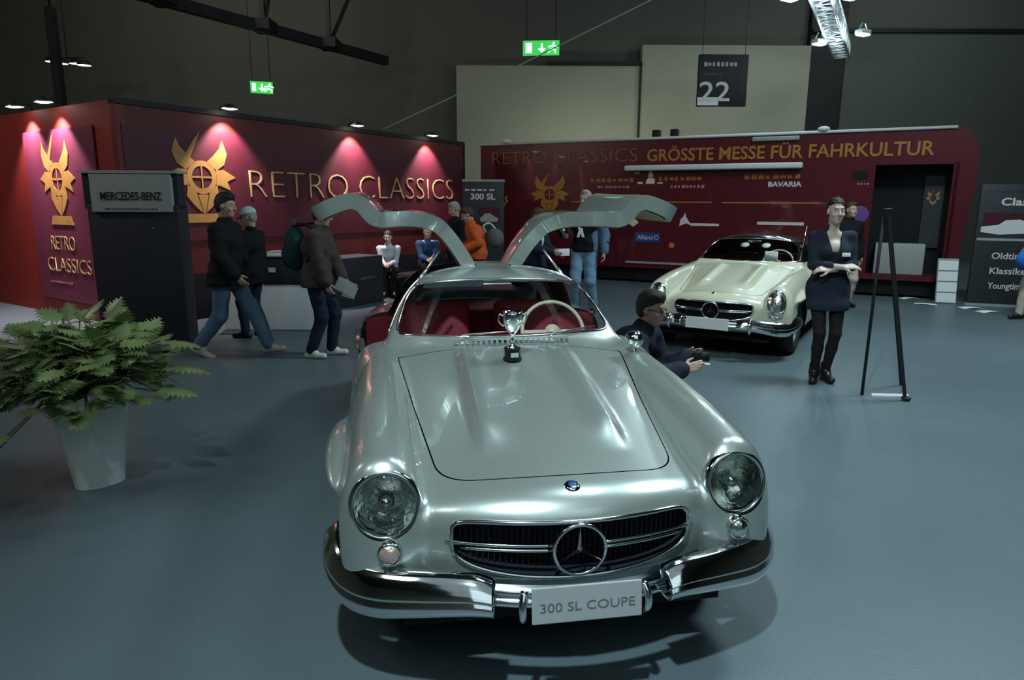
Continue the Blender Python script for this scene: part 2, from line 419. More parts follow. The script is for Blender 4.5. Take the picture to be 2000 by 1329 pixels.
def make_F(roof=True, soft=False):
    def F(P):
        x, y, z = P[:, 0], P[:, 1], P[:, 2]; ax = np.sqrt(x * x + 1e-6)
        # hood / deck top with the two long power bulges
        bb = np.clip((y - .36) / .24, 0, 1); bb = bb * bb * (3 - 2 * bb); be = np.clip((1.50 - y) / .15, 0, 1)
        u = (ax - .265)
        bulge = .042 * bb * be * np.exp(-(u / np.where(u > 0, .038, .085)) ** 2)
        top = z - (ZC(y) - DR(y) * ax ** 2 + bulge)
        side = ax - (XM(y) - .16 * np.clip(z - .60, 0, 1) ** 2 - .45 * np.clip(.50 - z, 0, 1) ** 2)
        front = (.02 + .50 * ax ** 2 + .9 * np.clip(z - .62, 0, .3) ** 2 + .7 * np.clip(.42 - z, 0, .3)) - y
        rear = y - (4.52 - .45 * ax ** 2 - .6 * np.abs(z - .55) ** 1.5)
        m = smax(top * .96, side, .10); m = smax(m, front * .9, .11); m = smax(m, rear * .9, .12)
        m = smax(m, (.24 + .07 * np.clip(1 - y / .5, 0, 1)) - z, .05)
        # fender tube
        cx, cz = CX(y), CZ(y)
        du = (ax - cx) / np.where(ax > cx, .168, .138); dz = (z - (cz - .27)) / .27; dz = np.where(dz < 0, dz * .45, dz)
        ft = (blend_pow(du, dz, 2.25) - 1) * .16
        yf = (.145 + .16 * np.clip(z - .52, 0, 1) + 1.6 * np.clip(ax - .66, 0, 1) ** 2 + .5 * np.clip(.42 - z, 0, 1))
        ft = smax(ft, yf - y, .075); ft = smax(ft, y - (4.42 - .5 * ax ** 2), .1); ft = smax(ft, .26 - z, .04)
        b = smin(m, ft, .038)
        # long blisters over the wheel arches
        for yc, xo in ((.80, .835), (3.20, .868)):
            q0 = np.sqrt(((ax - xo) / .075) ** 2 + ((y - yc) / .42) ** 2 + ((z - (.685 - .25 * (y - yc) ** 2)) / .050) ** 2)
            b = smin(b, (q0 - 1) * .05, .025)
        if roof or soft:
            zr = ROOF_S(y) if soft else ROOF_G(y)
            t = z - (zr - .16 * ax ** 2 - .55 * ax ** 4)
            s = ax - (.672 - (z - .93) * .44 - .16 * np.clip(y - 2.6, 0, 2) ** 2)
            f = (1.545 + (z - .95) * 1.68 + .38 * ax ** 2) - y
            cb = smax(t * .9, s * .9, .10); cb = smax(cb, f * .51, .03); cb = smax(cb, .6 - z, .02)
            b = smin(b, cb, .022)
        return b
    return F
ROOF_G = spl([1.5, 1.95, 2.1, 2.3, 2.5, 2.8, 3.1, 3.4, 3.7, 3.95, 4.4], [1.25, 1.268, 1.287, 1.305, 1.308, 1.285, 1.215, 1.10, .96, .80, .4])
ROOF_S = spl([1.5, 1.95, 2.1, 2.3, 2.5, 2.8, 3.0, 3.2, 3.4, 3.6, 4.0], [1.24, 1.262, 1.275, 1.288, 1.285, 1.25, 1.20, 1.08, .92, .7, .3])

def g_hood(P):
    x, y = P[:, 0], P[:, 1]; ax = np.abs(x)
    wdt = .475 + .135 * np.clip((y - .45) / 1.05, -.4, 1.2)
    g = smax(ax - wdt, (.198 + .50 * x ** 2) - y, .125)
    return smax(smax(g, y - 1.49, .04), .6 - P[:, 2], .02)
def g_wind(P):
    ax = np.abs(P[:, 0]); z = P[:, 2]
    g = smax(ax - (.628 - (z - .955) * .40), z - (1.236 - .10 * ax ** 2), .09)
    g = smax(g, .972 - z, .05); return smax(g, P[:, 1] - 2.30, .01)
def yfr(z): return 1.79 + np.clip(z - .93, 0, 1) * 1.32
def yre(z): return 2.78 - np.clip(z - .93, 0, 1) * .45
def g_door(P):
    ax, y, z = np.abs(P[:, 0]), P[:, 1], P[:, 2]
    g = smax(yfr(z) - y, y - yre(z), .03); g = smax(g, .60 - z, .10); return smax(g, .10 - ax, .02)
def g_dwin(P):
    ax, y, z = np.abs(P[:, 0]), P[:, 1], P[:, 2]
    g = smax(yfr(z) + .06 - y, y - yre(z) + .07, .06); g = smax(g, .985 - z, .04); g = smax(g, z - 1.185, .04); return smax(g, .4 - ax, .02)
def g_rear(P):
    ax, y, z = np.abs(P[:, 0]), P[:, 1], P[:, 2]
    return smax(smax(ax - .44, 1.0 - z, .08), 3.02 - y, .08) 
def g_arch(P):
    y, z = P[:, 1], P[:, 2]
    r1 = np.sqrt((y - .76) ** 2 + (z - .34) ** 2) - .355; r2 = np.sqrt((y - 3.16) ** 2 + (z - .34) ** 2) - .355
    return np.maximum(np.minimum(r1, r2), .45 - np.abs(P[:, 0]))
def g_grille(P):
    x, y, z = P[:, 0], P[:, 1], P[:, 2]; zz = z - .535; ax = np.abs(x)
    up = (np.abs(x / .432) ** 9 + np.abs(zz / (.092 - .05 * ax ** 2)) ** 9 + 1e-9) ** (1 / 9.) - 1
    dn = (np.abs(x / .432) ** 2.6 + np.abs(zz / .108) ** 2.6 + 1e-9) ** (1 / 2.6) - 1
    return np.maximum(np.where(zz > 0, up, dn) * .10, y - .6)
HL = (.657, .190, .655)         # headlamp centre
def hl_axis(): return Vector((0.05, -1, .17)).normalized()
def g_lamp(P, r=.118):
    a = np.array(hl_axis()); d = P - np.array(HL); d[:, 0] = np.abs(P[:, 0]) - HL[0]
    s = d @ a; rad = np.sqrt(np.maximum((d ** 2).sum(1) - s * s, 0)) - r
    return np.maximum(rad, P[:, 1] - .40)

def ring_on(F, g, guess, n=6):
    P = np.array(guess, float)
    for _ in range(n): P = newton(g, P, 1, .03); P = newton(F, P, 1, .03)
    return [Vector(p) for p in P]
def resample(path, n):
    P = [Vector(p) for p in path]; L = [0]
    for a, b in zip(P, P[1:] + P[:1]): L.append(L[-1] + (b - a).length)
    out = []; P2 = P + [P[0]]
    for i in range(n):
        s = L[-1] * i / n; k = max(j for j in range(len(L)) if L[j] <= s); k = min(k, len(P) - 1)
        t = (s - L[k]) / max(L[k + 1] - L[k], 1e-9); out.append(P2[k].lerp(P2[k + 1], t))
    return out
def curve_pts(cp, n):
    """catmull-rom through points"""
    P = [Vector(p) for p in cp]; P = [P[0] * 2 - P[1]] + P + [P[-1] * 2 - P[-2]]; out = []
    m = len(P) - 3
    for i in range(n + 1):
        u = i / n * m; k = min(int(u), m - 1); t = u - k; a, b, c, d = P[k:k + 4]
        out.append(.5 * ((2 * b) + (c - a) * t + (2 * a - 5 * b + 4 * c - d) * t * t + (3 * b - a - 3 * c + d) * t ** 3))
    return out

def wheel(parent, x, y, hub, n=40):
    s = 1 if x > 0 else -1
    t = empty('wheel', (x, y, .335), 0, parent=parent)
    rot = (0, s * PI / 2, 0)
    MB().lathe([(.20, -.07), (.23, -.085), (.30, -.088), (.325, -.07), (.335, -.03), (.335, .03), (.325, .07), (.30, .088), (.23, .085), (.20, .07), (.20, -.07)], n=n).build('tyre', 'rubber', t, rot=rot)
    MB().lathe([(.215, .05), (.212, .062), (.195, .06), (.185, .04), (.15, .045), (.12, .06)], n=n).build('rim', hub, t, rot=rot)
    MB().lathe([(.125, .055), (.12, .075), (.08, .09), (.03, .098), (.0005, .1)], n=n).build('hubcap', 'chrome', t, rot=rot)
    return t

def star_badge(parent, c, r, m='chrome', name='star_badge', ringr=.007):
    mb = MB(); c = Vector(c)
    mb.tube([c + Vector((r * math.cos(a), 0, r * math.sin(a))) for a in [i * 2 * PI / 40 for i in range(40)]], ringr, 8, True)
    o = mb.build(name, m, parent)
    sm = MB()
    for k in range(3):
        a = PI / 2 + k * 2 * PI / 3; d = Vector((math.cos(a), 0, math.sin(a))); n = Vector((-math.sin(a), 0, math.cos(a)))
        tip = c + d * r * .97; b = r * .10; f = Vector((0, -.010, 0))
        sm.add([c + n * b, c - n * b, tip, c + f, c - f], [(0, 3, 2), (3, 1, 2), (1, 4, 2), (4, 0, 2)])
        cc = c - d * b * 1.3; sm.add([c + n * b, c - n * b, cc, c + f], [(0, 2, 3), (2, 1, 3)])
    sm.build('star', m, o); return o

def build_car(name, loc, yaw, paint, label, gull=True, h=.014, plate_text='300 SL GULLWING', fine=True):
    root = empty(name, loc, yaw, label, 'car')
    F = make_F(gull, not gull)
    P, Q = nets(F, (-1.0, -.06, .18), (1.0, 4.62, 1.36), h)
    P, fs = clip(P, Q, lambda p: -(g_arch(p)), F)
    P, fs = clip(P, fs, lambda p: -g_grille(p), F)
    P, fs = clip(P, fs, lambda p: .262 - p[:, 2], F)
    if gull: P, fs = clip(P, fs, lambda p: -g_lamp(p), F)
    P, hood = clip(P, fs, lambda p: g_hood(p) + .0028, F)
    P, fs = clip(P, fs, lambda p: .0028 - g_hood(p), F)
    P, ws = clip(P, fs, lambda p: g_wind(p), F)
    P, fs = clip(P, fs, lambda p: -g_wind(p), F)
    P, rw = clip(P, fs, lambda p: g_rear(p), F)
    P, fs = clip(P, fs, lambda p: -g_rear(p), F)
    P, dr = clip(P, fs, lambda p: g_door(p) + .003, F)
    P, fs = clip(P, fs, lambda p: .003 - g_door(p), F)
    if not gull:   # roadster: the dark top is a part of its own; the door ends at the belt
        P, topf = clip(P, fs, lambda p: np.maximum(.967 - p[:, 2], 1.50 - p[:, 1]), F)
        P, fs = clip(P, fs, lambda p: -np.maximum(.967 - p[:, 2], 1.50 - p[:, 1]), F)
        # windscreen frame stays painted bright
        P, fr = clip(P, topf, lambda p: (p[:, 1] - (1.66 + (p[:, 2] - .95) * 1.68 + .38 * p[:, 0] ** 2)), F)
        P, topf = clip(P, topf, lambda p: -(p[:, 1] - (1.66 + (p[:, 2] - .95) * 1.68 + .38 * p[:, 0] ** 2)), F)
        mesh_of('soft_top', P, topf, 'cloth_black', root, F); mesh_of('windscreen_frame', P, fr, 'chrome', root, F)
        P, dr2 = clip(P, dr, lambda p: p[:, 2] - .955, F)
        P, dtop = clip(P, dr, lambda p: .955 - p[:, 2], F)
        P, roofd = clip(P, dtop, lambda p: 1.185 - p[:, 2], F)
        P, sidew = clip(P, dtop, lambda p: p[:, 2] - 1.185, F)
        mesh_of('soft_top', P, roofd, 'cloth_black', root, F)
        for sgn, nm in ((1, 'door'), (-1, 'door')):
            P, d1 = clip(P, dr2, lambda p: -sgn * p[:, 0]); mesh_of(nm, P, d1, paint, root, F)
            P, d2 = clip(P, sidew, lambda p: -sgn * p[:, 0]); mesh_of('side_window', P, d2, 'glass', root, F)
    body = mesh_of('body', P, fs, paint, root, F)
    mesh_of('hood', P, hood, paint, root, F)
    mesh_of('windscreen', P, ws, 'glass', root, F)
    mesh_of('rear_window', P, rw, 'glass', root, F)
    # chrome around the windscreen
    gs = [(x, 1.56 + .38 * x * x, .965) for x in np.linspace(-.6, .6, 40)] + [(.6 - .13 * t, 1.7 + .45 * t, .97 + .25 * t) for t in np.linspace(.05, .95, 14)] + \
         [(x, 2.05, 1.235) for x in np.linspace(.47, -.47, 32)] + [(-.47 - .13 * t, 2.12 - .45 * t, 1.22 - .25 * t) for t in np.linspace(.05, .95, 14)]
    rg = resample(ring_on(F, g_wind, gs), 110)
    MB().tube(rg, .008, 8, True).build('windscreen_trim', 'chrome', root)
    if gull:
        for sgn in (1, -1):
            P, ds = clip(P, dr, lambda p: -sgn * p[:, 0])
            P, win = clip(P, ds, g_dwin, F); P, ds = clip(P, ds, lambda p: -g_dwin(p), F)
            hinge = (sgn * .105, 2.3, 1.296)
            d = mesh_of('door', P, ds, paint, root, None, loc=hinge, solid=.085)
            d.rotation_euler = (0, -sgn * math.radians(63.5), 0)
            es_ = d.modifiers.new('sharp_rim', 'EDGE_SPLIT'); es_.split_angle = math.radians(48)
            wn = mesh_of('door_window', P, win, 'glass', d, None, loc=hinge, solid=.006); wn.location = (0, 0, 0)
            # beige inner lining a little inside the jamb
            P2, ln = clip(P, ds, lambda p: g_door(p) + .03)
            me = mesh_of('door_lining', P2, ln, 'lining', d, None, loc=hinge, solid=.004); me.location = (0, 0, 0)
            dm = me.modifiers.new('inset', 'DISPLACE'); dm.strength = -.088; dm.mid_level = 0
            me.modifiers.move(1, 0)
        mbs = []
        for sgn in (1, -1):   # gas strut from the roof edge to the raised door, drip rail along the aperture
            gp = [(sgn * .11, yfr(1.28) + .005, 1.29)] + [(sgn * a, yfr(1.25), 1.27 - .25 * a * a) for a in (.2, .3, .4)] + [(sgn * (.53 + .10 * t), yfr(1.2 - .25 * t), 1.2 - .25 * t) for t in (0, .3, .6, 1)]
            path = ring_on(F, lambda p: g_door(p) - .006, curve_pts(gp, 24))
            MB().tube(path, .007, 6).build('drip_rail', 'chrome', root)
            MB().tube([(sgn * .50, 2.22, 1.17), (sgn * .33, 2.26, 1.40)], .009, 8).cyl((sgn * .50, 2.22, 1.17), (sgn * .42, 2.24, 1.28), .014).build('gas_strut', 'chrome_dull', root)
    # under-body, wheel housings, wheels
    MB().box((-.60, .16, .20), (.60, 4.3, .24)).build('underbody', 'black', root)
    for yy in (.76, 3.16):
        for sgn in (1, -1):
            MB().grid(lambda u, v: (sgn * (.46 + .33 * v), yy + .352 * math.cos(PI * (1.18 * u - .09)), .34 + .352 * math.sin(PI * (1.18 * u - .09))), 24, 2).add(
                [(sgn * .46, yy + .352 * math.cos(a), .34 + .352 * math.sin(a)) for a in [PI * (i / 15 * 1.18 - .09) for i in range(16)]], [tuple(range(16))]).build('wheel_housing', 'black', root)
            wheel(root, sgn * .715, yy, paint)
    # radiator opening
    gg = [(.43 * math.cos(a), .05, .505 + .1 * math.sin(a)) for a in [i * 2 * PI / 90 for i in range(90)]]
    gg = []
    for i in range(120):
        a = i * 2 * PI / 120; n_ = 9 if math.sin(a) > 0 else 2.6; ca, sa = abs(math.cos(a)), abs(math.sin(a))
        r_ = (max(ca, 1e-6) ** n_ + max(sa, 1e-6) ** n_) ** (-1 / n_)
        gg.append((math.cos(a) * r_ * .432, .1, .535 + math.sin(a) * r_ * (.088 if math.sin(a) > 0 else .108)))
    rg = ring_on(F, g_grille, gg)
    rg = resample(rg, 100)
    gr = MB()
    for x in np.linspace(-.42, .42, 43): gr.box((x - .002, .10 + .30 * x * x, .42), (x + .002, .115 + .30 * x * x, .645))
    for z in np.linspace(.43, .64, 12): gr.tube([(x, .115 + .30 * x * x, z) for x in np.linspace(-.43, .43, 13)], .0022, 4)
    gr.grid(lambda u, v: (-.44 + .88 * u, .17 + .25 * (u - .5) ** 2, .41 + .225 * v), 14, 2)
    gr.build('radiator_grille', 'grille', root)
    MB().grid(lambda u, v: (rg[int(round(u * 100)) % 100].x * (1 - .02 * v), rg[int(round(u * 100)) % 100].y + .13 * v, rg[int(round(u * 100)) % 100].z), 100, 2).build('grille_duct', 'grille', root)
    MB().tube([p + Vector((0, -.002, 0)) for p in rg], .0085, 8, True).build('grille_surround', 'chrome', root)
    for sgn in (1, -1):
        MB().tube([(sgn * x, .030 + .45 * x * x, .541) for x in np.linspace(.088, .455, 14)], [.006] * 12 + [.010, .005], 10).tube([(sgn * x, .028 + .45 * x * x, .524) for x in np.linspace(.088, .40, 12)], .006, 10).build('grille_bar', 'chrome', root)
    star_badge(root, (0, .008, .532), .091)
    zz = float(ZC(.135))
    eb = MB().lathe([(.0005, .010), (.02, .010), (.028, .006), (.031, 0)], Matrix.Translation((0, .135, zz - .004)) @ Matrix.Rotation(math.radians(14), 4, 'X'), 28).build('hood_emblem', 'chrome', root)
    MB().lathe([(.0005, .012), (.014, .012), (.016, .009)], Matrix.Translation((0, .135, zz - .004)) @ Matrix.Rotation(math.radians(14), 4, 'X'), 24).build('emblem_disc', 'blue', eb)
    # lamps
    for sgn in (1, -1):
        if gull:
            a = hl_axis(); a.x *= sgn
            m = Matrix.Translation((sgn * HL[0], HL[1], HL[2])) @ a.to_track_quat('Z', 'Y').to_matrix().to_4x4()
            m = m @ Matrix.Translation((0, 0, -.012))
            hl = MB().lathe([(.128, -.03), (.131, -.005), (.127, .010), (.117, .020), (.108, .016), (.105, .006), (.104, -.03)], m, 48).build('headlamp_ring', 'chrome', root)
            MB().lathe([(.105, .008), (.085, -.02), (.06, -.045), (.03, -.062), (.0005, -.066)], m, 40).build('reflector', 'reflector', hl)
            MB().lathe([(.022, -.05), (.022, -.015), (.0005, -.012)], m, 20).build('bulb_shield', 'chrome', hl)
            MB().lathe([(.106, .012), (.09, .024), (.06, .034), (.03, .039), (.0005, .040)], m, 40).build('lens', 'lens', hl)
            m = Matrix.Translation((sgn * .645, .128, .505)) @ Vector((.05 * sgn, -1, .1)).to_track_quat('Z', 'Y').to_matrix().to_4x4()
            fl = MB().lathe([(.043, -.05), (.043, .010), (.038, .017), (.033, .013)], m, 32).build('fog_lamp_ring', 'chrome', root)
            MB().lathe([(.034, .012), (.022, .022), (.0005, .026)], m, 28).build('lens', 'amberlens' if sgn < 0 else 'reflector', fl)
        else:
            c = Vector((sgn * .662, .165, .625))
            m = Matrix.Translation(c) @ Vector((.05 * sgn, -1, .20)).to_track_quat('Z', 'Y').to_matrix().to_4x4() @ Matrix.Scale(.78, 4, (1, 0, 0)) @ Matrix.Scale(1.25, 4, (0, 1, 0))
            hl = MB().lathe([(.128, -.03), (.131, .0), (.127, .015), (.117, .025), (.108, .020)], m, 40).build('headlamp_ring', 'chrome', root)
            MB().lathe([(.110, .020), (.09, .03), (.05, .04), (.0005, .045)], m, 32).build('lens', 'reflector', hl)
            MB().rbox((c.x - .07, c.y - .045, c.z - .135), (c.x + .07, c.y - .02, c.z - .065), .01).build('indicator_lens', 'amberlens', hl)
    # bumper: outer blades rise and swell, a slim centre piece carries the plate
    def bpath(x):
        ax = abs(x)
        return Vector((x, .02 + .46 * ax * ax - .075 - .02 * (ax > 0), 0))
    def blade(t, sgn):     # t 0..1 from the inner end to the side
        cp = [(.27, -.035, .380), (.38, -.015, .395), (.55, .045, .392), (.72, .135, .392), (.84, .26, .398), (.885, .42, .405), (.892, .58, .410)]
        return cp
    for sgn in (1, -1):
        cp = curve_pts([(.30, -.020, .392), (.38, -.004, .402), (.54, .050, .386), (.68, .115, .366), (.77, .185, .366), (.825, .27, .388), (.848, .37, .412), (.852, .47, .428)], 48)
        hs = [.052 + .028 * min(1, i / 20) - .030 * max(0, i / 48 - .55) / .45 for i in range(49)]
        def bl(u, v, sgn=sgn):
            i = min(48, int(round(u * 48))); p = cp[i]; q = cp[min(i + 1, 48)] - cp[max(i - 1, 0)]; n = Vector((q.y, -q.x, 0)).normalized()
            # v 0 bottom .. 1 top: rolled lower lip, ridge, sloping upper face turned in at the top
            zz = [-.92, -1.0, -.96, -.80, -.55, -.30, -.12, -.02, .06, .25, .5, .75, .92, 1.0, .98, .90]
            oo = [-.020, .004, .022, .038, .047, .047, .040, .036, .044, .036, .024, .010, -.004, -.020, -.036, -.044]
            w_ = v * 15; k = min(14, int(w_)); t = w_ - k; t = t * t * (3 - 2 * t) * .4 + t * .6
            a = zz[k] * (1 - t) + zz[k + 1] * t; o_ = oo[k] * (1 - t) + oo[k + 1] * t
            r = p + n * (o_ * 1.05); return (sgn * r.x, r.y, p.z + a * hs[i])
        b = MB().grid(bl, 48, 45).build('front_bumper', 'chrome', root)
        d = b.modifiers.new('thickness', 'SOLIDIFY'); d.thickness = .004
        MB().bar((sgn * .52, .08, .38), (sgn * .45, .30, .36), .03, .05).build('bumper_bracket', 'black', root)
    def mid(u, v):
        x = (u - .5) * .62; k = [0, .012, .020, .022, .018, .006, .014, .020, .018, .008, -.004]; i = v * 10; a = min(9, int(i)); o_ = k[a] * (1 - i + a) + k[a + 1] * (i - a)
        return (x, -.045 + .50 * x * x - o_, .350 + .085 * v)
    MB().grid(mid, 24, 20).build('front_bumper', 'chrome', root)
    for sgn in (1, -1):
        MB().tube(curve_pts([(sgn * .205, -.06, .435), (sgn * .215, -.085, .40), (sgn * .215, -.088, .36), (sgn * .212, -.06, .322)], 10), [.014] * 8 + [.012, .010, .006], 10).build('bumper_overrider', 'chrome', root)
    if not gull:
        for sgn in (1, -1): MB().tube(curve_pts([(sgn * .44, -.015, .47), (sgn * .445, -.055, .42), (sgn * .445, -.06, .36), (sgn * .44, -.02, .30)], 10), [.022] * 8 + [.02, .016, .01], 10).build('bumper_overrider', 'chrome', root)
    # number plate
    pm = Matrix.Translation((0, -.10, .405)) @ Matrix.Rotation(math.radians(-6), 4, 'X')
    pw = .188 if gull else .235
    pl = MB(); pl.box((-pw, -.004, -.066), (pw, .004, .060), pm); pl = pl.build('number_plate', 'plate' if gull else 'whitematt', root, bevel=.004)
    if plate_text:
        text(plate_text, .044, 'plateink', pl, pm @ upright(0, -.0045, -.025), ext=.0008, align='CENTER', width=pw * 1.72)
    # cowl: wiper arms, air vents
    if fine:
        for x in (-.28, .22):
            z0 = .967
            pts = [(x, 1.52 + .38 * x * x, z0), (x + .03, 1.545 + .38 * x * x, z0 + .02), (x + .30, 1.58 + .38 * (x + .3) ** 2, z0 + .03)]
            MB().tube(pts, .005, 6).build('wiper', 'chrome_dull', root)
        vt = MB()
        for i in range(22):
            x = -.30 + i * .029; vt.box((x, 1.499 + .3 * x * x, .952 - .08 * x * x), (x + .016, 1.522 + .3 * x * x, .964 - .08 * x * x))
        vt.build('cowl_vent', 'chrome', root)
    # tub, dash, seats, wheel
    tub = MB()
    for sgn in (1, -1):
        a, b = sorted((sgn * .60, sgn * .80)); tub.rbox((a, 1.74, .26), (b, 2.92, .62), .03)
        a, b = sorted((sgn * .58, sgn * .79)); tub.rbox((a, 1.68, .26), (b, 1.76, .85), .02)
    tub.box((-.62, 1.35, .245), (.62, 3.6, .27)).box((-.50, 1.30, .26), (.50, 1.33, .80)).rbox((-.12, 1.4, .26), (.12, 2.9, .46), .04)
    tub.build('cabin_tub', 'redleather' if gull else 'cloth_black', root)
    for sgn in (1, -1):
        a, b = sorted((sgn * .55, sgn * .835)); MB().rbox((a, 2.79, .28), (b, 2.83, .90), .015).build('door_jamb', 'redleather' if gull else 'black', root)
    MB().rbox((-.64, 2.85, .27), (.64, 3.55, .90), .06).build('rear_shelf', 'redcarpet' if gull else 'cloth_black', root)
    MB().grid(lambda u, v: ((u - .5) * 1.16, 1.60 + .38 * ((u - .5) * 1.16) ** 2 + .10 * v + .05 * math.sin(PI / 2 * v), .945 + .015 * math.sin(PI * v) - .22 * max(0, v - .6) / .4), 24, 12).build('dashboard', 'redleather' if gull else 'cloth_black', root, solid=.012)
    for sx in (-.33, .33):
        st = empty('seat', (sx, 2.45, .27), 0, parent=root)
        MB().rbox((-.24, -.27, .02), (.24, .25, .24), .06, 4).build('seat_cushion', 'redleather', st)
        bk = MB().rbox((-.24, -.06, -.02), (.24, .09, .60), .055, 4)
        bk.build('seat_back', 'redleather', st, loc=(0, .27, .14), rot=(math.radians(-14), 0, 0))
    sw = empty('steering_wheel', (.33, 1.93, .925), 0, parent=root); sw.rotation_euler = (math.radians(62), 0, 0)
    MB().tube([(.19 * math.cos(a), .19 * math.sin(a), 0) for a in [i * 2 * PI / 40 for i in range(40)]], .012, 10, True).build('rim', 'ivory', sw)
    sp = MB().lathe([(.0005, .02), (.04, .015), (.05, -.01)], None, 20)
    for k in (0, PI, PI * 1.5): sp.bar((0, 0, 0), (.185 * math.cos(k), .185 * math.sin(k), 0), .02, .006)
    sp.build('spoke', 'ivory', sw)
    # inner mirror under the roof
    MB().rbox((-.09, 2.02, 1.175), (.09, 2.035, 1.215), .007).bar((0, 2.03, 1.21), (0, 2.07, 1.25), .01).build('rear_view_mirror', 'chrome_dull', root)
    return root, F

CARY = .163
car, FG = build_car('gullwing_sports_car', (.238, 2.141, 0), CARY, 'silver', 'silver gullwing sports car with both doors raised in the foreground', True, .014, '300 SL COUPE')
# fender mirror
zf = .895
fm = MB().cyl((.667, 1.41, zf - .03), (.667, 1.41, zf + .03), .012)
fm.build('mirror_stalk', 'chrome', car)
m = Matrix.Translation((.667, 1.41, zf + .075)) @ Matrix.Rotation(PI / 2, 4, 'X')
MB().lathe([(.0005, .05), (.025, .045), (.042, .028), (.05, 0), (.05, -.02), (.044, -.025), (.0005, -.022)], m, 32).build('fender_mirror', 'chrome', car)

cream, FC = build_car('roadster_sports_car', (2.186, 7.46, 0), -.543, 'cream', 'cream roadster with black top parked behind the woman', False, .022, None, False)
MB().tube([(.62, 1.72, .90), (.66, 1.86, 1.45)], [.006, .004], 6).build('aerial', 'chrome', cream)
for sx in (-.10, .17):
    MB().lathe([(.0005, .006), (.055, .006), (.055, -.002), (.0005, -.002)], Matrix.Translation((sx, 1.935, 1.15)) @ Matrix.Rotation(math.radians(30), 4, 'X') , 24).build('windscreen_sticker', 'paper', cream)
MB().rbox((.20, 1.72, .97), (.36, 1.74, 1.09), .005).build('dashboard_sign', 'paper', cream)

# trophy on the hood
c_, s_ = math.cos(CARY), math.sin(CARY)
def onhood(x, y):
    P = np.array([[x, y, .95]]); z = 1.1
    zs = np.linspace(.6, 1.2, 1200); pts = np.stack([np.full(1200, x), np.full(1200, y), zs], 1); v = FG(pts)
    z = zs[np.where(v < 0)[0].max()]
    return (.238 + x * c_ - y * s_, 2.141 + x * s_ + y * c_, float(z))
tp = onhood(-.03, 1.27)
tr = empty('trophy', (tp[0], tp[1], tp[2] + .001), .3, 'silver cup trophy on a dark plinth standing on the silver hood', 'trophy'); tr.scale = (.92, .92, .90)
MB().lathe([(.052, 0), (.052, .012), (.044, .014), (.043, .058), (.047, .062), (.047, .070), (.0005, .070)], n=32, smooth=False).build('plinth', 'black', tr)
MB().box((-.022, -.0455, .022), (.022, -.043, .048)).build('plaque', 'plate', tr)
MB().lathe([(.030, .070), (.028, .078), (.010, .088), (.007, .105), (.011, .112), (.007, .120), (.008, .140), (.022, .158), (.042, .185), (.052, .220), (.055, .260), (.053, .275), (.050, .275), (.049, .22), (.03, .17), (.0005, .155)], n=40).build('cup', 'chrome', tr)
for s in (1, -1):
    MB().tube(curve_pts([(s * .052, 0, .255), (s * .075, 0, .262), (s * .078, 0, .225), (s * .050, 0, .195)], 16), .004, 8).build('handle', 'chrome', tr)

# ---------------------------------------------------------------- red exhibition booth on the left
BC = Vector((-5.04, 9.02, 0)); BR = Vector((-1.09, 15.37, 0)); BL = Vector((-7.76, 10.83, 0))
ra = math.atan2(BR.y - BC.y, BR.x - BC.x); la = math.atan2(BC.y - BL.y, BC.x - BL.x)
LR = (BR - BC).length; LLn = (BC - BL).length
def emblem(mb_ring, mb_horn, cx, cz, s, y, sq=1.):
    """gold wheel in a horned, bearded frame: ring, crossed spokes, two horns, side fins and a pointed tail"""
    t = .004
    def pr(mb, pts): mb.prism([(cx + a * s * sq, b * s) for a, b in pts], 0, t, Matrix.Translation((0, y, cz)) @ Matrix.Rotation(PI / 2, 4, 'X'))
    n = 28
    for i in range(n):
        a, b = i * 2 * PI / n, (i + 1) * 2 * PI / n
        ro, ri = .40, .27
        pr(mb_ring, [(ri * math.cos(a), ri * math.sin(a) * 1.12), (ro * math.cos(a), ro * math.sin(a) * 1.12), (ro * math.cos(b), ro * math.sin(b) * 1.12), (ri * math.cos(b), ri * math.sin(b) * 1.12)])
    pr(mb_ring, [(-.28, -.02), (.28, -.02), (.28, .03), (-.28, .03)]); pr(mb_ring, [(-.02, -.3), (.02, -.3), (.02, .3), (-.02, .3)])
    for sg in (-1, 1):
        pr(mb_horn, [(sg * .14, .40), (sg * .42, .20), (sg * .64, .36), (sg * .74, .66), (sg * .62, 1.02), (sg * .52, .78), (sg * .36, .60)][::sg])
        pr(mb_horn, [(sg * .38, .20), (sg * .62, .22), (sg * .95, .02), (sg * .70, -.10), (sg * .78, -.34), (sg * .50, -.22), (sg * .38, -.20)][::sg])
        pr(mb_horn, [(sg * .40, -.20), (sg * .18, -.40), (sg * .04, -.96), (sg * .24, -.78), (sg * .44, -.50)][::sg])
    pr(mb_horn, [(-.40, .60), (-.18, .95), (.05, 1.25), (-.12, .86), (-.28, .52)][::-1])
    pr(mb_horn, [(-.14, -.46), (0, -1.05), (.14, -.46)][::-1])
    pr(mb_ring, [(-.62, -1.22), (.62, -1.22), (.50, -.98), (-.50, -.98)])
booth = empty('exhibition_booth', BC, 0, 'red exhibition booth with plum banner and thin gold letters on the left', 'booth')
wr = MB().box((0, 0, 0), (LR, .12, 2.95)).build('side_panel', 'wallredshade', booth, rot=(0, 0, ra))
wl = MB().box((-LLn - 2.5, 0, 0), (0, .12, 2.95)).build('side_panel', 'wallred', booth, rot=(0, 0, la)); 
MB().box((.06, -.012, 1.13), (LR, 0, 2.66)).build('banner', 'maroon', wr)
MB().box((.5, -.010, 0), (LR, 0, .66)).build('dark_plinth_panel', 'cloth_black', wr)
MB().box((0, -.02, 2.90), (LR + .02, .14, 2.97)).build('top_rail', 'steel', wr)
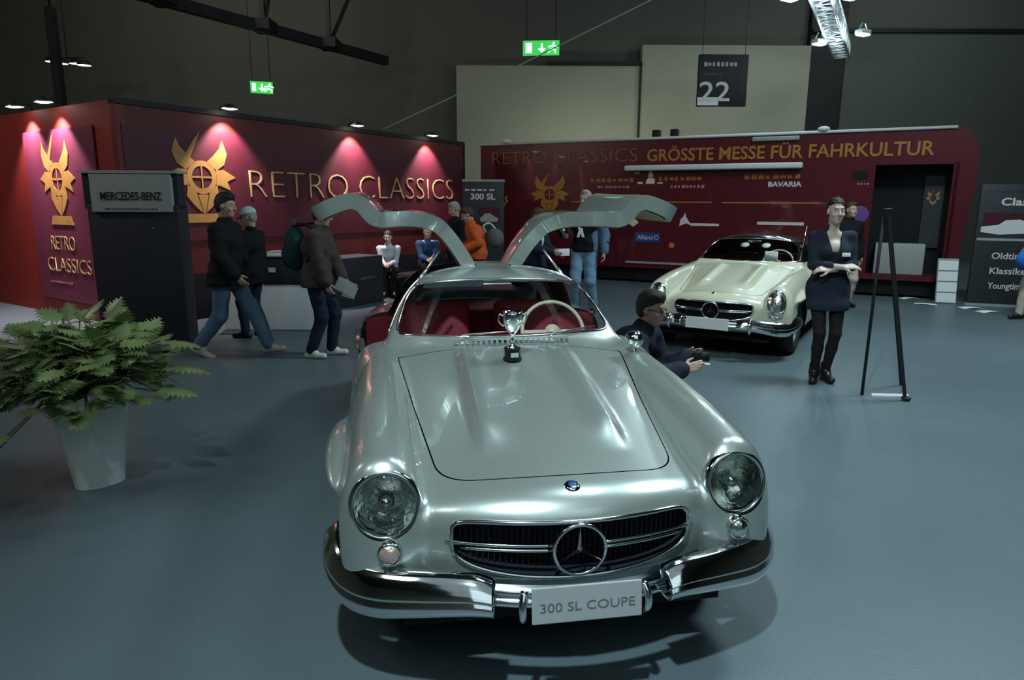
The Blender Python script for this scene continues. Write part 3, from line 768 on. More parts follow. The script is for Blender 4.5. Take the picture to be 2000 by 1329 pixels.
text('RETRO CLASSICS', .62, 'goldpale', wr, upright(1.93, -.02, 1.74), 'lettering', .005, 'LEFT', 5.15, -.016)
a, b = MB(), MB(); emblem(a, b, 1.14, 2.02, .52, -.016, 1.12)
a.build('gold_wheel_emblem', 'gold', wr); b.build('gold_flames', 'gold', wr)
MB().box((LR, -.02, 0), (LR + .05, .14, 2.95)).build('corner_post', 'steel', wr)
# poster hung on the left face
def wl_pt(s, y, z): # s from far left end
    return Vector((BL.x + math.cos(la) * s - math.sin(la) * y, BL.y + math.sin(la) * s + math.cos(la) * y, z))
ps = empty('poster', wl_pt(0, 0, 0), la, 'tall plum poster with gold wheel emblem on the red left wall', 'poster')
MB().box((.66, -.03, .24), (2.72, -.008, 2.66)).build('sheet', 'purple', ps)
a, b = MB(), MB(); emblem(a, b, 1.60, 1.98, .52, -.034, 1.05)
a.build('gold_wheel_emblem', 'gold', ps); b.build('gold_flames', 'gold', ps)
text('RETRO', .30, 'goldpale', ps, upright(1.17, -.034, .98), 'lettering', .003, 'LEFT', .72, -.005)
text('CLASSICS', .30, 'goldpale', ps, upright(.98, -.034, .66), 'lettering', .003, 'LEFT', 1.3, -.005)
scribble(1.0, 1.7, .50, .025, -.034, 9, 4).build('small_print', 'pinkprint', ps)
# picture spot lamps on brackets above the walls
def booth_lamp(p, n, lab):
    """p on the wall top, n unit vector away from the wall"""
    e = empty('wall_spotlight', p, math.atan2(n.y, n.x) + PI / 2, lab, 'lamp', 'spotlights along the top of the red booth')
    MB().tube([(0, .02, -.05), (0, .02, .08), (0, -.12, .10)], .012, 8).build('bracket', 'steel', e)
    m = Matrix.Translation((0, -.19, .05)) @ Matrix.Rotation(math.radians(183), 4, 'X')
    MB().lathe([(.02, -.06), (.05, -.05), (.11, -.005), (.125, .012), (.118, .014), (.10, .002), (.0005, -.01)], m, 28).build('lamp_shade', 'chrome_dull', e)
    MB().lathe([(.108, .012), (.05, .026), (.0005, .030)], m, 24).build('lamp_face', 'lampwarm', e)
    d = bpy.data.lights.new('spotlight_beam', 'SPOT'); d.energy = 420; d.color = (1.0, .76, .80); d.spot_size = math.radians(92); d.spot_blend = .55; d.shadow_soft_size = .04
    o = bpy.data.objects.new('spotlight_beam', d); link(o, e); o.location = (0, -.21, .015); o.rotation_euler = (math.radians(10), 0, 0)
nr = Vector((math.sin(ra), -math.cos(ra), 0)); nl = Vector((math.sin(la), -math.cos(la), 0))
for s, lab in ((1.55, 'wall spotlight above the gold emblem beside the thin gold letters'), (4.1, 'wall spotlight shining down between the two words in gold'), (6.2, 'wall spotlight nearest the far end of the red booth')):
    booth_lamp(BC + Vector((math.cos(ra) * s, math.sin(ra) * s, 2.95)), nr, lab)
for s, lab in ((.95, 'left wall spotlight above the tall plum poster'), (1.85, 'right wall spotlight above the tall plum poster')):
    booth_lamp(wl_pt(s, 0, 2.95), nl, lab)

# dark kiosk with a grey sign
kx, ky = -4.38, 8.15
ks = empty('information_kiosk', (kx, ky, 0), .05, 'tall dark kiosk with pale grey sign in front of the booth corner', 'kiosk')
MB().rbox((-.52, -.14, 0), (.50, .14, 1.64), .008).box((-.56, -.10, 1.6), (.50, .10, 2.03)).build('kiosk_body', 'kiosk', ks)
MB().box((-.58, -.15, 2.0), (.53, .15, 2.03)).build('top_cap', 'kioskgrey', ks)
MB().box((-.45, -.165, 1.565), (.45, -.10, 1.99)).build('sign_panel', 'kioskgrey', ks)
text('MERCEDES-BENZ', .13, 'steel', ks, upright(-.34, -.168, 1.70), 'lettering', .003, 'LEFT', .68, .001)
scribble(-.30, .30, 1.60, .012, -.168, 14, 2).build('small_print', 'slate', ks)
MB().cyl((.20, -.145, 1.38), (.20, -.14, 1.38), .008).build('lock', 'chrome', ks)

# white counter with a screen behind the walkers
ct = empty('counter', (-3.2, 9.25, 0), .0, 'white counter behind the walking man and the man in cap', 'counter')
MB().rbox((-.64, -.30, 0), (.60, .30, .62), .02).build('base', 'white', ct)
MB().rbox((-.10, -.32, .62), (.66, .32, .98), .02).build('display_case', 'slate', ct)
MB().rbox((-.14, -.34, .98), (.70, .34, 1.02), .01).build('counter_top', 'white', ct)
tag(MB().box((-.16, -.11, 0), (.16, .11, .006)).build('leaflet', 'paper', None, loc=(-2.82, 9.2, 1.022)), 'white leaflet lying on the counter beside the backpack', 'leaflet')
MB().box((-.02, -.335, .78), (.10, -.318, .84)).build('small_sign', 'print', ct)

# black bench and low cabinet along the booth
def wr_pt(s, y, z): return Vector((BC.x + math.cos(ra) * s - math.sin(ra) * y, BC.y + math.sin(ra) * s + math.cos(ra) * y, z))
bn = empty('bench', wr_pt(5.2, -.62, 0), ra, 'long black bench along the booth wall where people sit', 'bench')
MB().rbox((-.95, -.25, .28), (1.9, .25, .37), .03).build('seat', 'cloth_black', bn)
for x in (-.8, .5, 1.75): MB().box((x - .03, -.22, 0), (x + .03, .22, .29)).build('leg', 'steel', bn)
cb = empty('cabinet', wr_pt(3.15, -.70, 0), ra, 'low dark cabinet standing left of the seated woman in white', 'cabinet')
MB().rbox((-.55, -.28, 0), (.62, .28, .80), .01).build('carcass', 'kiosk', cb)
MB().box((.05, -.30, .42), (.40, -.285, .47)).build('handle', 'chrome_dull', cb)

# dark display pillar between booth and truck
dp = empty('display_pillar', (-.54, 13.0, 0), 0, 'dark display pillar with pale lettering behind the orange jacket', 'display stand')
MB().rbox((-.38, -.1, 0), (.38, .1, 2.06), .006).build('panel', 'slate', dp)
MB().box((-.39, -.11, 2.06), (.39, .11, 2.10)).build('top_edge', 'kioskgrey', dp)
scribble(-.34, .22, 1.91, .03, -.104, 5, 5).build('small_print', 'print', dp)
text('300 SL', .15, 'print', dp, upright(-.24, -.103, 1.74), 'lettering', .003, 'LEFT', .46, .004)
MB().box((-.10, -.104, 1.30), (.30, -.10, 1.60)).build('picture', 'maroon', dp)
MB().prism([(-.05, 1.33), (.26, 1.33), (.27, 1.40), (.2, 1.43), (.12, 1.49), (.02, 1.48), (-.03, 1.42), (-.07, 1.40)], 0, .003, Matrix.Translation((0, -.104, 0)) @ Matrix.Rotation(PI / 2, 4, 'X')).build('car_picture', 'kioskgrey', dp)

# ---------------------------------------------------------------- red show truck
TA = Vector((-.75, 16.47, 0)); TB = Vector((7.76, 12.10, 0)); TH = 2.98
ta = math.atan2(TB.y - TA.y, TB.x - TA.x); TL = (TB - TA).length
tk = empty('show_truck', TA, ta, 'long dark red show truck with gold lettering behind the cream car', 'truck')
t = MB()
t.box((0, 0, .32), (8.22, 2.45, TH)).box((8.22, .6, .32), (9.45, 2.45, TH)).box((8.22, 0, 2.38), (9.45, .6, TH)).box((8.22, 0, .32), (9.45, .6, .42)).box((9.42, 0, .32), (9.5, .6, 2.4))
t.prism([(9.45, .32), (9.62, .32), (9.78, 2.2), (9.76, 2.62), (9.60, TH - .05), (9.45, TH)], -2.45, 0, Matrix.Rotation(PI / 2, 4, 'X'))
t.build('box_body', 'truckred', tk)
MB().box((.0, .10, .05), (9.5, 2.3, .32)).build('chassis', 'black', tk)
for x in (1.1, 2.2, 6.2):
    w_ = MB().lathe([(.12, -.12), (.20, -.14), (.40, -.14), (.44, -.08), (.44, .08), (.40, .14), (.2, .14), (.12, .12)], None, 28).build('wheel', 'rubber', tk, loc=(x, .32, .44), rot=(PI / 2, 0, 0))
    MB().lathe([(.20, .13), (.16, .05), (.06, .06), (.0005, .09)], None, 20).build('hub', 'chrome_dull', w_)
MB().tube([(-.02, -.02, TH + .01), (9.40, -.02, TH + .01)], .028, 8).build('roof_rail', 'whitematt', tk)
MB().rbox((3.55, -.20, 2.34), (7.0, .0, 2.45), .03).build('awning_case', 'whitematt', tk)
for x in (.70, 7.30):
    MB().ell((x, -.02, TH + .06), (.11, .08, .055)).build('roof_lamp', 'whitematt', tk)
MB().rbox((6.05, -.08, TH - .12), (6.9, 0, TH - .04), .02).build('roof_box', 'kioskgrey', tk)
# glass strip, doorway, interior
MB().box((8.22, .55, .42), (9.42, .60, 2.38)).build('dark_interior', 'black', tk)
MB().rbox((8.35, .06, .42), (9.15, .50, .98), .02).build('inner_counter', 'kioskgrey', tk)
it = MB(); it.box((9.05, .50, .9), (9.36, .545, 2.2)); it.build('interior_poster', 'slate', tk)
a, b = MB(), MB(); emblem(a, b, 9.20, 1.8, .13, .49, 1); b.build('interior_emblem', 'gold', tk)
text('RETRO CLASSICS', .40, 'orangetruck', tk, upright(.32, -.012, 2.54), 'lettering', .004, 'LEFT', 3.45, -.008)
text('GRÖSSTE MESSE FÜR FAHRKULTUR', .34, 'goldtruck', tk, upright(3.98, -.012, 2.54), 'lettering', .004, 'LEFT', 5.12, .006)
a, b = MB(), MB(); emblem(a, b, 1.78, 1.86, .42, -.010, 1.2); a.build('gold_wheel_emblem', 'goldtruck', tk); b.build('gold_flames', 'goldtruck', tk)
a, b = MB(), MB(); emblem(a, b, .62, 1.72, .13, -.010, 1.); b.build('small_gold_emblem', 'orange', tk)
for x0, x1, z, h, n, sd, mm in ((2.75, 3.75, 2.16, .09, 8, 1, 'orangetruck'), (2.9, 3.65, 2.02, .05, 8, 2, 'pinkprint'), (4.25, 5.15, 2.18, .10, 8, 3, 'orangetruck'), (4.5, 5.2, 2.02, .07, 9, 4, 'pinkprint'),
        (5.95, 7.0, 2.20, .10, 8, 5, 'orangetruck'), (7.95, 8.15, 2.05, .04, 4, 8, 'pinkprint'), (7.75, 8.1, 1.30, .05, 4, 11, 'pinkprint'), (7.8, 8.1, .95, .05, 4, 12, 'pinkprint')):
    scribble(x0, x1, z, h, -.006, n, sd).build('printed_line', mm, tk)
text('BAVARIA', .13, 'print', tk, upright(6.40, -.006, 2.01), 'lettering', .002, 'LEFT', .60, .004)
MB().box((2.3, -.006, 1.695), (5.35, -.002, 1.72)).box((5.55, -.006, 1.69), (7.35, -.002, 1.715)).build('gold_line', 'goldtruck', tk)
MB().box((4.95, -.006, 1.235), (5.52, -.002, 1.285)).box((6.25, -.006, 1.28), (7.1, -.002, 1.34)).build('white_strip', 'print', tk)
MB().prism([(4.72, 1.22), (4.74, 1.36), (4.80, 1.42), (4.83, 1.50), (4.86, 1.40), (4.93, 1.30), (4.96, 1.24), (4.88, 1.28), (4.80, 1.26)], 0, .003, Matrix.Translation((0, -.003, 0)) @ Matrix.Rotation(PI / 2, 4, 'X')).build('white_figure_print', 'print', tk)
st = MB().box((3.78, -.008, .88), (4.33, -.002, 1.07)).build('blue_sticker', 'blue', tk)
text('Allianz', .13, 'print', st, upright(3.84, -.010, .93), 'lettering', .002, 'LEFT', .34)
MB().lathe([(.05, -.001), (.05, .001), (.036, .001), (.036, -.001)], Matrix.Translation((4.25, -.010, .975)) @ Matrix.Rotation(PI / 2, 4, 'X'), 20).build('ring_mark', 'print', st)
MB().prism([(3.60, 1.28), (3.74, 1.19), (3.86, 1.28), (3.72, 1.40)], 0, .004, Matrix.Translation((0, -.003, 0)) @ Matrix.Rotation(PI / 2, 4, 'X')).build('cream_diamond_print', 'ivory', tk)
MB().ell((4.58, -.004, .82), (.06, .006, .06)).build('orange_marker_lamp', 'orange', tk)
cw = MB(); MT = Matrix.Translation((0, -.004, 0)) @ Matrix.Rotation(PI / 2, 4, 'X')
cw.prism([(3.98, 2.08), (4.16, 2.08), (4.17, 2.17), (4.10, 2.21), (4.02, 2.20), (3.98, 2.14)], 0, .003, MT).prism([(4.01, 2.22), (4.13, 2.22), (4.11, 2.33), (4.04, 2.34)], 0, .003, MT)
cw.prism([(3.72, 2.29), (3.84, 2.29), (3.84, 2.32), (3.72, 2.32)], 0, .003, MT).prism([(3.80, 2.08), (3.92, 2.08), (3.90, 2.12), (3.80, 2.12)], 0, .003, MT).prism([(4.22, 2.08), (4.33, 2.08), (4.33, 2.11), (4.22, 2.11)], 0, .003, MT)
cw.build('white_car_print', 'ivory', tk)
MB().ell((8.03, -.003, 1.50), (.16, .005, .15)).build('violet_print', 'violet', tk)
MB().box((7.95, -.006, 1.40), (8.1, -.002, 1.43)).build('white_strip', 'print', tk)
MB().box((3.6, -.03, .42), (5.0, 0, .46)).build('side_rail', 'kioskgrey', tk)
MB().box((7.85, -.008, 2.13), (8.1, -.002, 2.28)).build('vent', 'black', tk)
MB().prism([(7.92, .55), (8.14, .55), (8.03, .74)], 0, .004, Matrix.Translation((0, -.003, 0)) @ Matrix.Rotation(PI / 2, 4, 'X')).build('orange_triangle', 'orange', tk)
for x, lab in ((4.22, 'left of two small dark loudspeakers above the truck roof'), (4.60, 'right of two small dark loudspeakers above the truck roof')):
    p = TA + Vector((math.cos(ta) * x, math.sin(ta) * x, TH)); p = p + Vector((0, .3, .002))
    e = empty('loudspeaker', p, ta, lab, 'loudspeaker', 'loudspeakers on the truck roof')
    MB().rbox((-.08, -.08, .02), (.08, .08, .20), .02).build('housing', 'steel', e)
    MB().box((-.05, -.05, 0), (.05, .05, .02)).build('foot', 'steel', e)

# slatted leaflet stand, slate advertising board, leaflets on the floor
ls = empty('leaflet_rack', (7.52, 11.75, 0), -.25, 'pale leaflet rack standing beside the truck doorway', 'rack')
m_ = Matrix.Rotation(math.radians(-8), 4, 'X')
r_ = MB()
for k in range(4): r_.box((-.15, -.02, .02 + k * .185), (.15, 0, .185 + k * .185), m_)
r_.build('panel', 'paper', ls); MB().box((-.16, 0, 0), (.16, .03, .78), m_).box((-.14, .0, 0), (.14, .22, .02)).build('frame', 'kioskgrey', ls)
ad = empty('advertising_board', (8.28, 11.45, 0), -.35, 'slate grey advertising board with white car picture on the right', 'board')
MB().rbox((-.52, -.04, .02), (.60, .04, 2.02), .006).build('panel', 'slate', ad)
MB().box((-.54, -.06, 0), (.62, .06, .04)).box((-.5, -.046, 1.10), (.58, -.038, 1.14)).build('rail', 'kioskgrey', ad)
MB().box((-.44, -.046, 1.22), (.52, -.04, 1.56)).build('picture', 'maroon', ad)
MB().prism([(-.46, 1.24), (-.2, 1.20), (.45, 1.24), (.48, 1.34), (.25, 1.37), (.08, 1.45), (-.12, 1.44), (-.22, 1.36), (-.46, 1.33)], 0, .004, Matrix.Translation((0, -.046, 0)) @ Matrix.Rotation(PI / 2, 4, 'X')).build('white_car_picture', 'whitematt', ad)
text('Classic', .17, 'print', ad, upright(-.22, -.042, 1.68), 'lettering', .003, 'LEFT', .60, .004)
for wd, z in (('Oldtimer', .80), ('Klassiker', .55), ('Youngtimer', .30)): text(wd, .15, 'print', ad, upright(-.25, -.042, z), 'lettering', .003, 'LEFT', .58, .002)
scribble(-.45, .55, 1.90, .02, -.042, 14, 9).build('small_print', 'slate', ad)
tag(MB().rbox((-.3, -.05, 0), (.9, .05, 1.98), .006).build('partition_wall', 'slate', loc=(9.75, 10.7, 0), rot=(0, 0, -.3)), 'dark partition beyond the slate advertising board at right edge', 'partition')
for i, (x, y, a, lab) in enumerate(((7.25, 12.4, .2, 'white leaflet on the floor nearest the truck steps'), (7.12, 11.65, -.6, 'folded white leaflet on the floor left of the leaflet rack'), (7.62, 11.25, .1, 'white leaflet on the floor in front of the leaflet rack'), (7.64, 10.85, .3, 'white leaflet on the floor nearest the camera at right'))):
    o = MB().grid(lambda u, v: ((u - .5) * .34, (v - .5) * .18, .004 + .012 * math.sin(PI * u)), 8, 2).build('leaflet', 'paper', None, loc=(x, y, 0), rot=(0, 0, a), solid=.002)
    tag(o, lab, 'leaflet', 'leaflets on the floor by the truck')

# ---------------------------------------------------------------- signs, truss, beam, cable and lamps overhead
def exit_sign(p, w_, h_, rz, lab):
    e = empty('exit_sign', p, rz, lab, 'sign', 'green emergency exit signs')
    MB().box((-w_ / 2, -.03, -h_ / 2), (w_ / 2, .03, h_ / 2)).build('lightbox', 'greenlit', e)
    y = -.034; q = MB(); k = h_
    q.box((-w_ * .42, y - .002, -k * .34), (-w_ * .25, y + .002, k * .34))                                   # door
    q.prism([(w_ * .02 - .02, k * .3), (w_ * .02 + .02, k * .3), (w_ * .02 + .02, -k * .05), (w_ * .02 + .09, -k * .05), (w_ * .02, -k * .36), (w_ * .02 - .09, -k * .05), (w_ * .02 - .02, -k * .05)][::-1], 0, .004, Matrix.Translation((0, y, 0)) @ Matrix.Rotation(PI / 2, 4, 'X'))
    cx = w_ * .31                                                                                              # running figure
    q.ell((cx + .03, y, k * .30), (k * .09, .004, k * .09), n=12, m=8)
    q.bar((cx + .02, y, k * .2), (cx - .01, y, -k * .08), .05, .05 * .2).bar((cx - .01, y, -k * .08), (cx + .08, y, -k * .2), .03).bar((cx + .08, y, -k * .2), (cx + .06, y, -k * .38), .03)
    q.bar((cx - .01, y, -k * .08), (cx - .10, y, -k * .34), .03).bar((cx + .02, y, k * .15), (cx + .12, y, k * .02), .025).bar((cx + .02, y, k * .15), (cx - .09, y, k * .05), .025)
    q.build('symbols', 'whitelit', e)
    for x in (-w_ * .4, w_ * .4): MB().cyl((x, 0, h_ / 2), (x, 0, 8.6 - p[2]), .008, n=6).build('suspension_rod', 'steel', e)
exit_sign((.61, 16.0, 5.02), .80, .30, -.12, 'larger green exit sign hanging near the centre of the hall')
exit_sign((-5.95, 17.0, 4.32), .50, .26, .35, 'smaller green exit sign hanging above the red booth')
hs = empty('hall_number_sign', (4.93, 17.0, 4.50), 0, 'square black sign showing 22 hanging above the truck', 'sign')
MB().rbox((-.58, -.05, -.56), (.58, .05, .60), .01).build('panel', 'steel', hs)
text('22', .62, 'whitematt', hs, upright(-.54, -.056, -.44), 'numerals', .004, 'LEFT', .72, .006)
MB().box((-.575, -.056, -.54), (-.08, -.051, -.36)).build('white_corner', 'paper', hs)
scribble(-.46, .34, .38, .10, -.054, 8, 6).build('small_print', 'kioskgrey', hs)
scribble(-.46, .0, .16, .07, -.054, 5, 7).build('small_print', 'slate', hs)
for x in (-.5, .5): MB().cyl((x, 0, .58), (x, 0, 4.1), .006, n=6).build('suspension_cable', 'steel', hs)

def lattice(mb, A, B, w_, n, r, rb):
    A, B = Vector(A), Vector(B); d = (B - A).normalized(); s = d.cross(Vector((0, 0, 1))).normalized(); u = s.cross(d)
    cs = [s * a + u * b for a, b in ((-w_ / 2, -w_ / 2), (w_ / 2, -w_ / 2), (w_ / 2, w_ / 2), (-w_ / 2, w_ / 2))]
    for c in cs: mb.tube([A + c, B + c], r, 8)
    L = (B - A)
    for i in range(n):
        p, q = A + L * (i / n), A + L * ((i + 1) / n)
        for k in range(4):
            a, b = cs[k], cs[(k + 1) % 4]
            mb.tube([p + a, q + b] if i % 2 else [p + b, q + a], rb, 6); mb.tube([q + a, q + b], rb, 6)
    return mb
TR0, TR1 = Vector((4.75, 12.0, 5.65)), Vector((8.55, 18.9, 5.6))
trs = empty('lighting_truss', TR0, 0, 'bright aluminium box truss with lamps above the truck', 'truss')
lt = MB(); lattice(lt, (0, 0, 0), TR1 - TR0, .36, 22, .028, .014); lt.build('lattice', 'alu', trs)
MB().cyl((1, 1.8, .2), (1, 1.8, 2.93), .008, n=6).cyl((3.3, 6.0, .2), (3.3, 6.0, 2.93), .008, n=6).build('suspension_cable', 'steel', trs)
def truss_lamp(p, rz, lab):
    e = empty('flood_lamp', p, rz, lab, 'lamp', 'lamps on the aluminium truss')
    MB().rbox((-.16, -.10, .0), (.16, .10, .10), .02).bar((-.14, 0, .1), (-.05, 0, .24), .02).bar((.14, 0, .1), (.05, 0, .24), .02).build('housing', 'alu', e)
    MB().rbox((-.14, -.085, -.02), (.14, .085, .004), .008).build('lamp_face', 'lampcool', e)
    d = bpy.data.lights.new('lamp_glow', 'POINT'); d.energy = 45; d.color = COOL; d.shadow_soft_size = .12
    o = bpy.data.objects.new('lamp_glow', d); link(o, e); o.location = (0, 0, -.18)
for p, rz, lab in (((7.05, 16.8, 5.30), .5, 'flood lamp left of the far end of the truss'), ((7.85, 16.4, 5.42), .5, 'flood lamp right of the far end of the truss'), ((5.05, 13.5, 5.36), .5, 'flood lamp left of the truss at the top edge'), ((6.10, 13.4, 5.36), .5, 'flood lamp right of the truss at the top edge')):
    truss_lamp(p, rz, lab)
bm_ = empty('roof_beam', (-6.91, 13.34, 5.4), 0, 'black steel roof beam with struts across the dark ceiling', 'beam')
D = Vector((3.49, 6.16, 0)); B0 = D * -.3
MB().bar(B0, D, .16, .22).build('lower_chord', 'steel', bm_)
for k, (t_, dx) in enumerate(((.42, .25), (.70, .5), (.08, .3))):
    q = D * t_; MB().bar(q, q + Vector((0, 0, 2.5)), .09).bar(q, q + Vector((dx * 1.6, dx * 2.0, 2.4)), .07).box(q - Vector((.22, .3, .08)), q + Vector((.22, .3, .14))).build('strut', 'steel', bm_)
MB().bar(B0 + Vector((0, 0, 2.5)), D * 1.3 + Vector((0, 0, 2.5)), .14).build('upper_chord', 'steel', bm_)
tag(MB().tube([(-2.48, 13.6, 3.05), (-.2, 14.6, 4.25), (3.01, 15.86, 6.0), (5.9, 17.0, 7.6), (7.6, 17.6, 8.56)], .014, 6).build('cable', 'kioskgrey'), 'thin pale cable rising from the red booth to the ceiling', 'cable')
cl = empty('ceiling_light', (-10.9, 17.7, 4.95), .3, 'cluster of four cold ceiling lamps in the dark upper left', 'lamp')
for i, (x, y) in enumerate(((-.32, 0), (-.06, -.35), (.16, .1), (.42, -.30))):
    MB().lathe([(.02, .12), (.12, .08), (.17, 0), (.165, -.01)], Matrix.Translation((x, y, -.05 if i % 2 else .04)), 20).build('lamp_shade', 'steel', cl)
    MB().lathe([(.155, .002), (.0005, -.02)], Matrix.Translation((x, y, -.05 if i % 2 else .04)), 20).build('lamp_face', 'lampcool', cl)
MB().cyl((0, 0, .1), (0, 0, 3.64), .01, n=6).bar((-.35, 0, .12), (.45, -.3, .12), .03).build('suspension_rod', 'steel', cl)
jb = empty('duct', (-9.6, 15.2, 0), 0, 'black vertical duct hanging in the upper left behind the booth', 'duct')
MB().box((-.08, -.08, 3.6), (.08, .08, 5.6)).box((-.1, -.2, 3.4), (.75, .2, 3.62)).build('pipe', 'steel', jb)
MB().cyl((0, 0, 5.6), (0, 0, 8.6), .02, n=6).build('suspension_rod', 'steel', jb)

# ---------------------------------------------------------------- easel seen from behind, board on the floor
ez = empty('easel', (3.36, 5.86, 0), .0, 'tall black A-frame easel standing right of the woman', 'easel')
MB().tube([(-.19, .10, 0), (-.20, .05, 1.60)], [.014, .014], 8).build('leg', 'steel', ez)
MB().bar((.10, -.08, 0), (-.17, .03, 1.62), .042, .026).build('leg', 'steel', ez)
MB().tube([(.36, .45, 0), (-.14, .08, 1.55)], [.013, .013], 8).build('leg', 'steel', ez)
MB().rbox((-.205, .01, 1.56), (-.145, .07, 1.66), .008).build('head_block', 'steel', ez)
MB().ell((.105, -.08, .022), (.04, .04, .022)).build('rubber_foot', 'rubber', ez)
tag(MB().prism([(-.16, -.02), (.16, -.05), (.19, .02), (-.12, .05)], 0, .012).build('display_card', 'white', None, loc=(3.39, 5.93, 0)), 'small white card lying on the floor under the easel', 'card')

# ---------------------------------------------------------------- potted plant
PX, PY = -2.54, 3.95
pp = empty('potted_plant', (PX, PY, 0), .5, 'bushy lobed green plant in a glossy white pot', 'plant')
def potpt(u, v, inset=0.):
    a = u * 2 * PI; z = .60 * v
    r = (.135 + .085 * v ** 1.15) - inset
    r *= 1 + .06 * math.cos(3 * a + .6)
    top = .60 + .075 * math.cos(a - .1)
    return (r * math.cos(a), r * math.sin(a), .0 + top * v)
pm_ = MB().grid(lambda u, v: potpt(u, v), 48, 16)
pm_.grid(lambda u, v: potpt(-u, 1 - .2 * v, .014 + .004 * v), 48, 4).grid(lambda u, v: (lambda p, q: (p[0] * (1 - v) + q[0] * v, p[1] * (1 - v) + q[1] * v, p[2]))(potpt(-u, 1), potpt(-u, 1, .014)), 48, 1)
pm_.add([potpt(i / 48, 0) for i in range(48)], [tuple(range(48))[::-1]])
pm_.build('pot', 'white', pp)
MB().lathe([(.198, 0), (.1, .015), (.0005, .02)], Matrix.Translation((0, 0, .50)), 32).build('soil', 'soil', pp)
def lobed_leaf(mb, base, d, up, L, W_):
    d = d.normalized(); s = d.cross(up).normalized(); n = s.cross(d).normalized()
    k = 9; mid = []
    def P_(t, w, droop=0): return base + d * (t * L) + s * (w * W_) + n * (-.14 * L * t * t - abs(w) * W_ * .12)
    mp = [P_(t / k, 0) for t in range(k + 1)]
    vs = list(mp); fs = []
    for sg in (-1, 1):
        for i in range(1, k):
            t = i / k; wd = (math.sin(PI * min(1, t * .95 + .12)) ** .7) * (.42 + .12 * random.random())
            tip = P_(t + .13 - .20 * (t < .3), sg * wd, 1); a, b = P_(t - .055, sg * wd * .45), P_(t + .085, sg * wd * .50)
            n0 = len(vs); vs += [a, tip, b]
            q = (i - 1, n0, n0 + 1, n0 + 2, i + 1) if sg > 0 else (i + 1, n0 + 2, n0 + 1, n0, i - 1)
            fs.append((q[0], q[1], i, ) if False else ((i - 1, n0, i) if sg > 0 else (i, n0, i - 1)))
            fs.append((n0, n0 + 1, i) if sg > 0 else (i, n0 + 1, n0)); fs.append((n0 + 1, n0 + 2, i) if sg > 0 else (i, n0 + 2, n0 + 1)); fs.append((n0 + 2, i + 1, i) if sg > 0 else (i, i + 1, n0 + 2))
    mb.add(vs, fs, False)
rr = random.Random(11); lf = MB(); stm = MB()
for i in range(330):
    az = rr.uniform(0, 2 * PI); el = rr.uniform(-.55, 1.45); R_ = rr.uniform(.20, .47)
    if el < .1: R_ *= .95
    tip = Vector((math.cos(az) * math.cos(el) * R_ * 1.12, math.sin(az) * math.cos(el) * R_ * 1.0, .68 + math.sin(el) * R_ * .72))
    b0 = Vector((rr.uniform(-.07, .07), rr.uniform(-.07, .07), .52)); md = (b0 + tip) / 2 + Vector((0, 0, .10))
    stm.tube([b0, b0.lerp(md, .5) + Vector((0, 0, .02)), md, md.lerp(tip, .5) + Vector((0, 0, .02)), tip], .0045, 5)
    out = Vector((math.cos(az), math.sin(az), rr.uniform(-.25, .35) + .3 * math.sin(el)))
    out.rotate(Euler((rr.uniform(-.5, .5), rr.uniform(-.5, .5), rr.uniform(-.9, .9)))); upv = Vector((rr.uniform(-.6, .6), rr.uniform(-.6, .6) - .2, 1))
    lobed_leaf(lf, tip, out, upv, rr.uniform(.11, .17), rr.uniform(.12, .17))
for az, el, ln in ((-.62, .45, .30), (-.58, .12, .34), (.0 - .7, -.12, .30), (2.7, -.1, .3), (3.6, -.75, .26), (3.9, -.45, .30)):
    tip = Vector((math.cos(az) * .50, math.sin(az) * .50, .68 + math.sin(el) * .5)); b0 = Vector((0, 0, .52))
    stm.tube([b0, (b0 + tip) / 2 + Vector((0, 0, .12)), tip], .005, 5); lobed_leaf(lf, tip, Vector((math.cos(az), math.sin(az), .0)), Vector((0, 0, 1)), ln * .8, .17)
lf.build('foliage', 'leaf', pp, solid=.0015); stm.build('stems', 'stem', pp)

# ---------------------------------------------------------------- people
class Sdf:
    def __init__(s): s.p = []
    def cone(s, a, b, ra, rb, k=.02): s.p.append(('c', np.array(a, float), np.array(b, float), ra, rb, k)); return s
    def ell(s, c, r, k=.02, R=None): s.p.append(('e', np.array(c, float), np.array(r, float), R, None, k)); return s
    def ripple(s, g): s.p.append(('n', g, None, None, None, 0)); return s
    def cut(s, g, k=.01): s.p.append(('x', g, None, None, None, k)); return s
    def __call__(s, P):
        F = np.full(len(P), 9.)
        for t, a, b, c, d, k in s.p:
            if t == 'c':
                ab = b - a; pa = P - a; L2 = ab @ ab + 1e-9
                h = np.clip((pa @ ab) / L2, 0, 1); v = np.sqrt(((pa - h[:, None] * ab) ** 2).sum(1) + 1e-12) - (c + (d - c) * h)
            elif t == 'e':
                q = P - a
                if c is not None: q = q @ c
                k0 = np.sqrt(((q / b) ** 2).sum(1)) + 1e-6; k1 = np.sqrt(((q / b ** 2).__pow__(2)).sum(1)) + 1e-6; v = k0 * (k0 - 1) / k1
            elif t == 'n':
                F = F + a(P); continue
            else:
                F = smax(F, a(P), k); continue
            F = smin(F, v, k)
        return F
    def bounds(s):
        lo = np.full(3, 9.); hi = np.full(3, -9.)
        for t, a, b, c, d, k in s.p:
            if t in 'xn': continue
            r = max(c, d) if t == 'c' else np.max(b)
            for q in ((a, b) if t == 'c' else (a,)): lo = np.minimum(lo, q - r - .03); hi = np.maximum(hi, q + r + .03)
        return lo, hi
    def build(s, name, m, parent, h):
        lo, hi = s.bounds(); lo = lo - h * 2; hi = hi + h * 4
        P, Q = nets(s, lo, hi, h, 4, 1.5)
        return mesh_of(name, P, Q, m, parent)
def V3(a): return np.array(a, float)
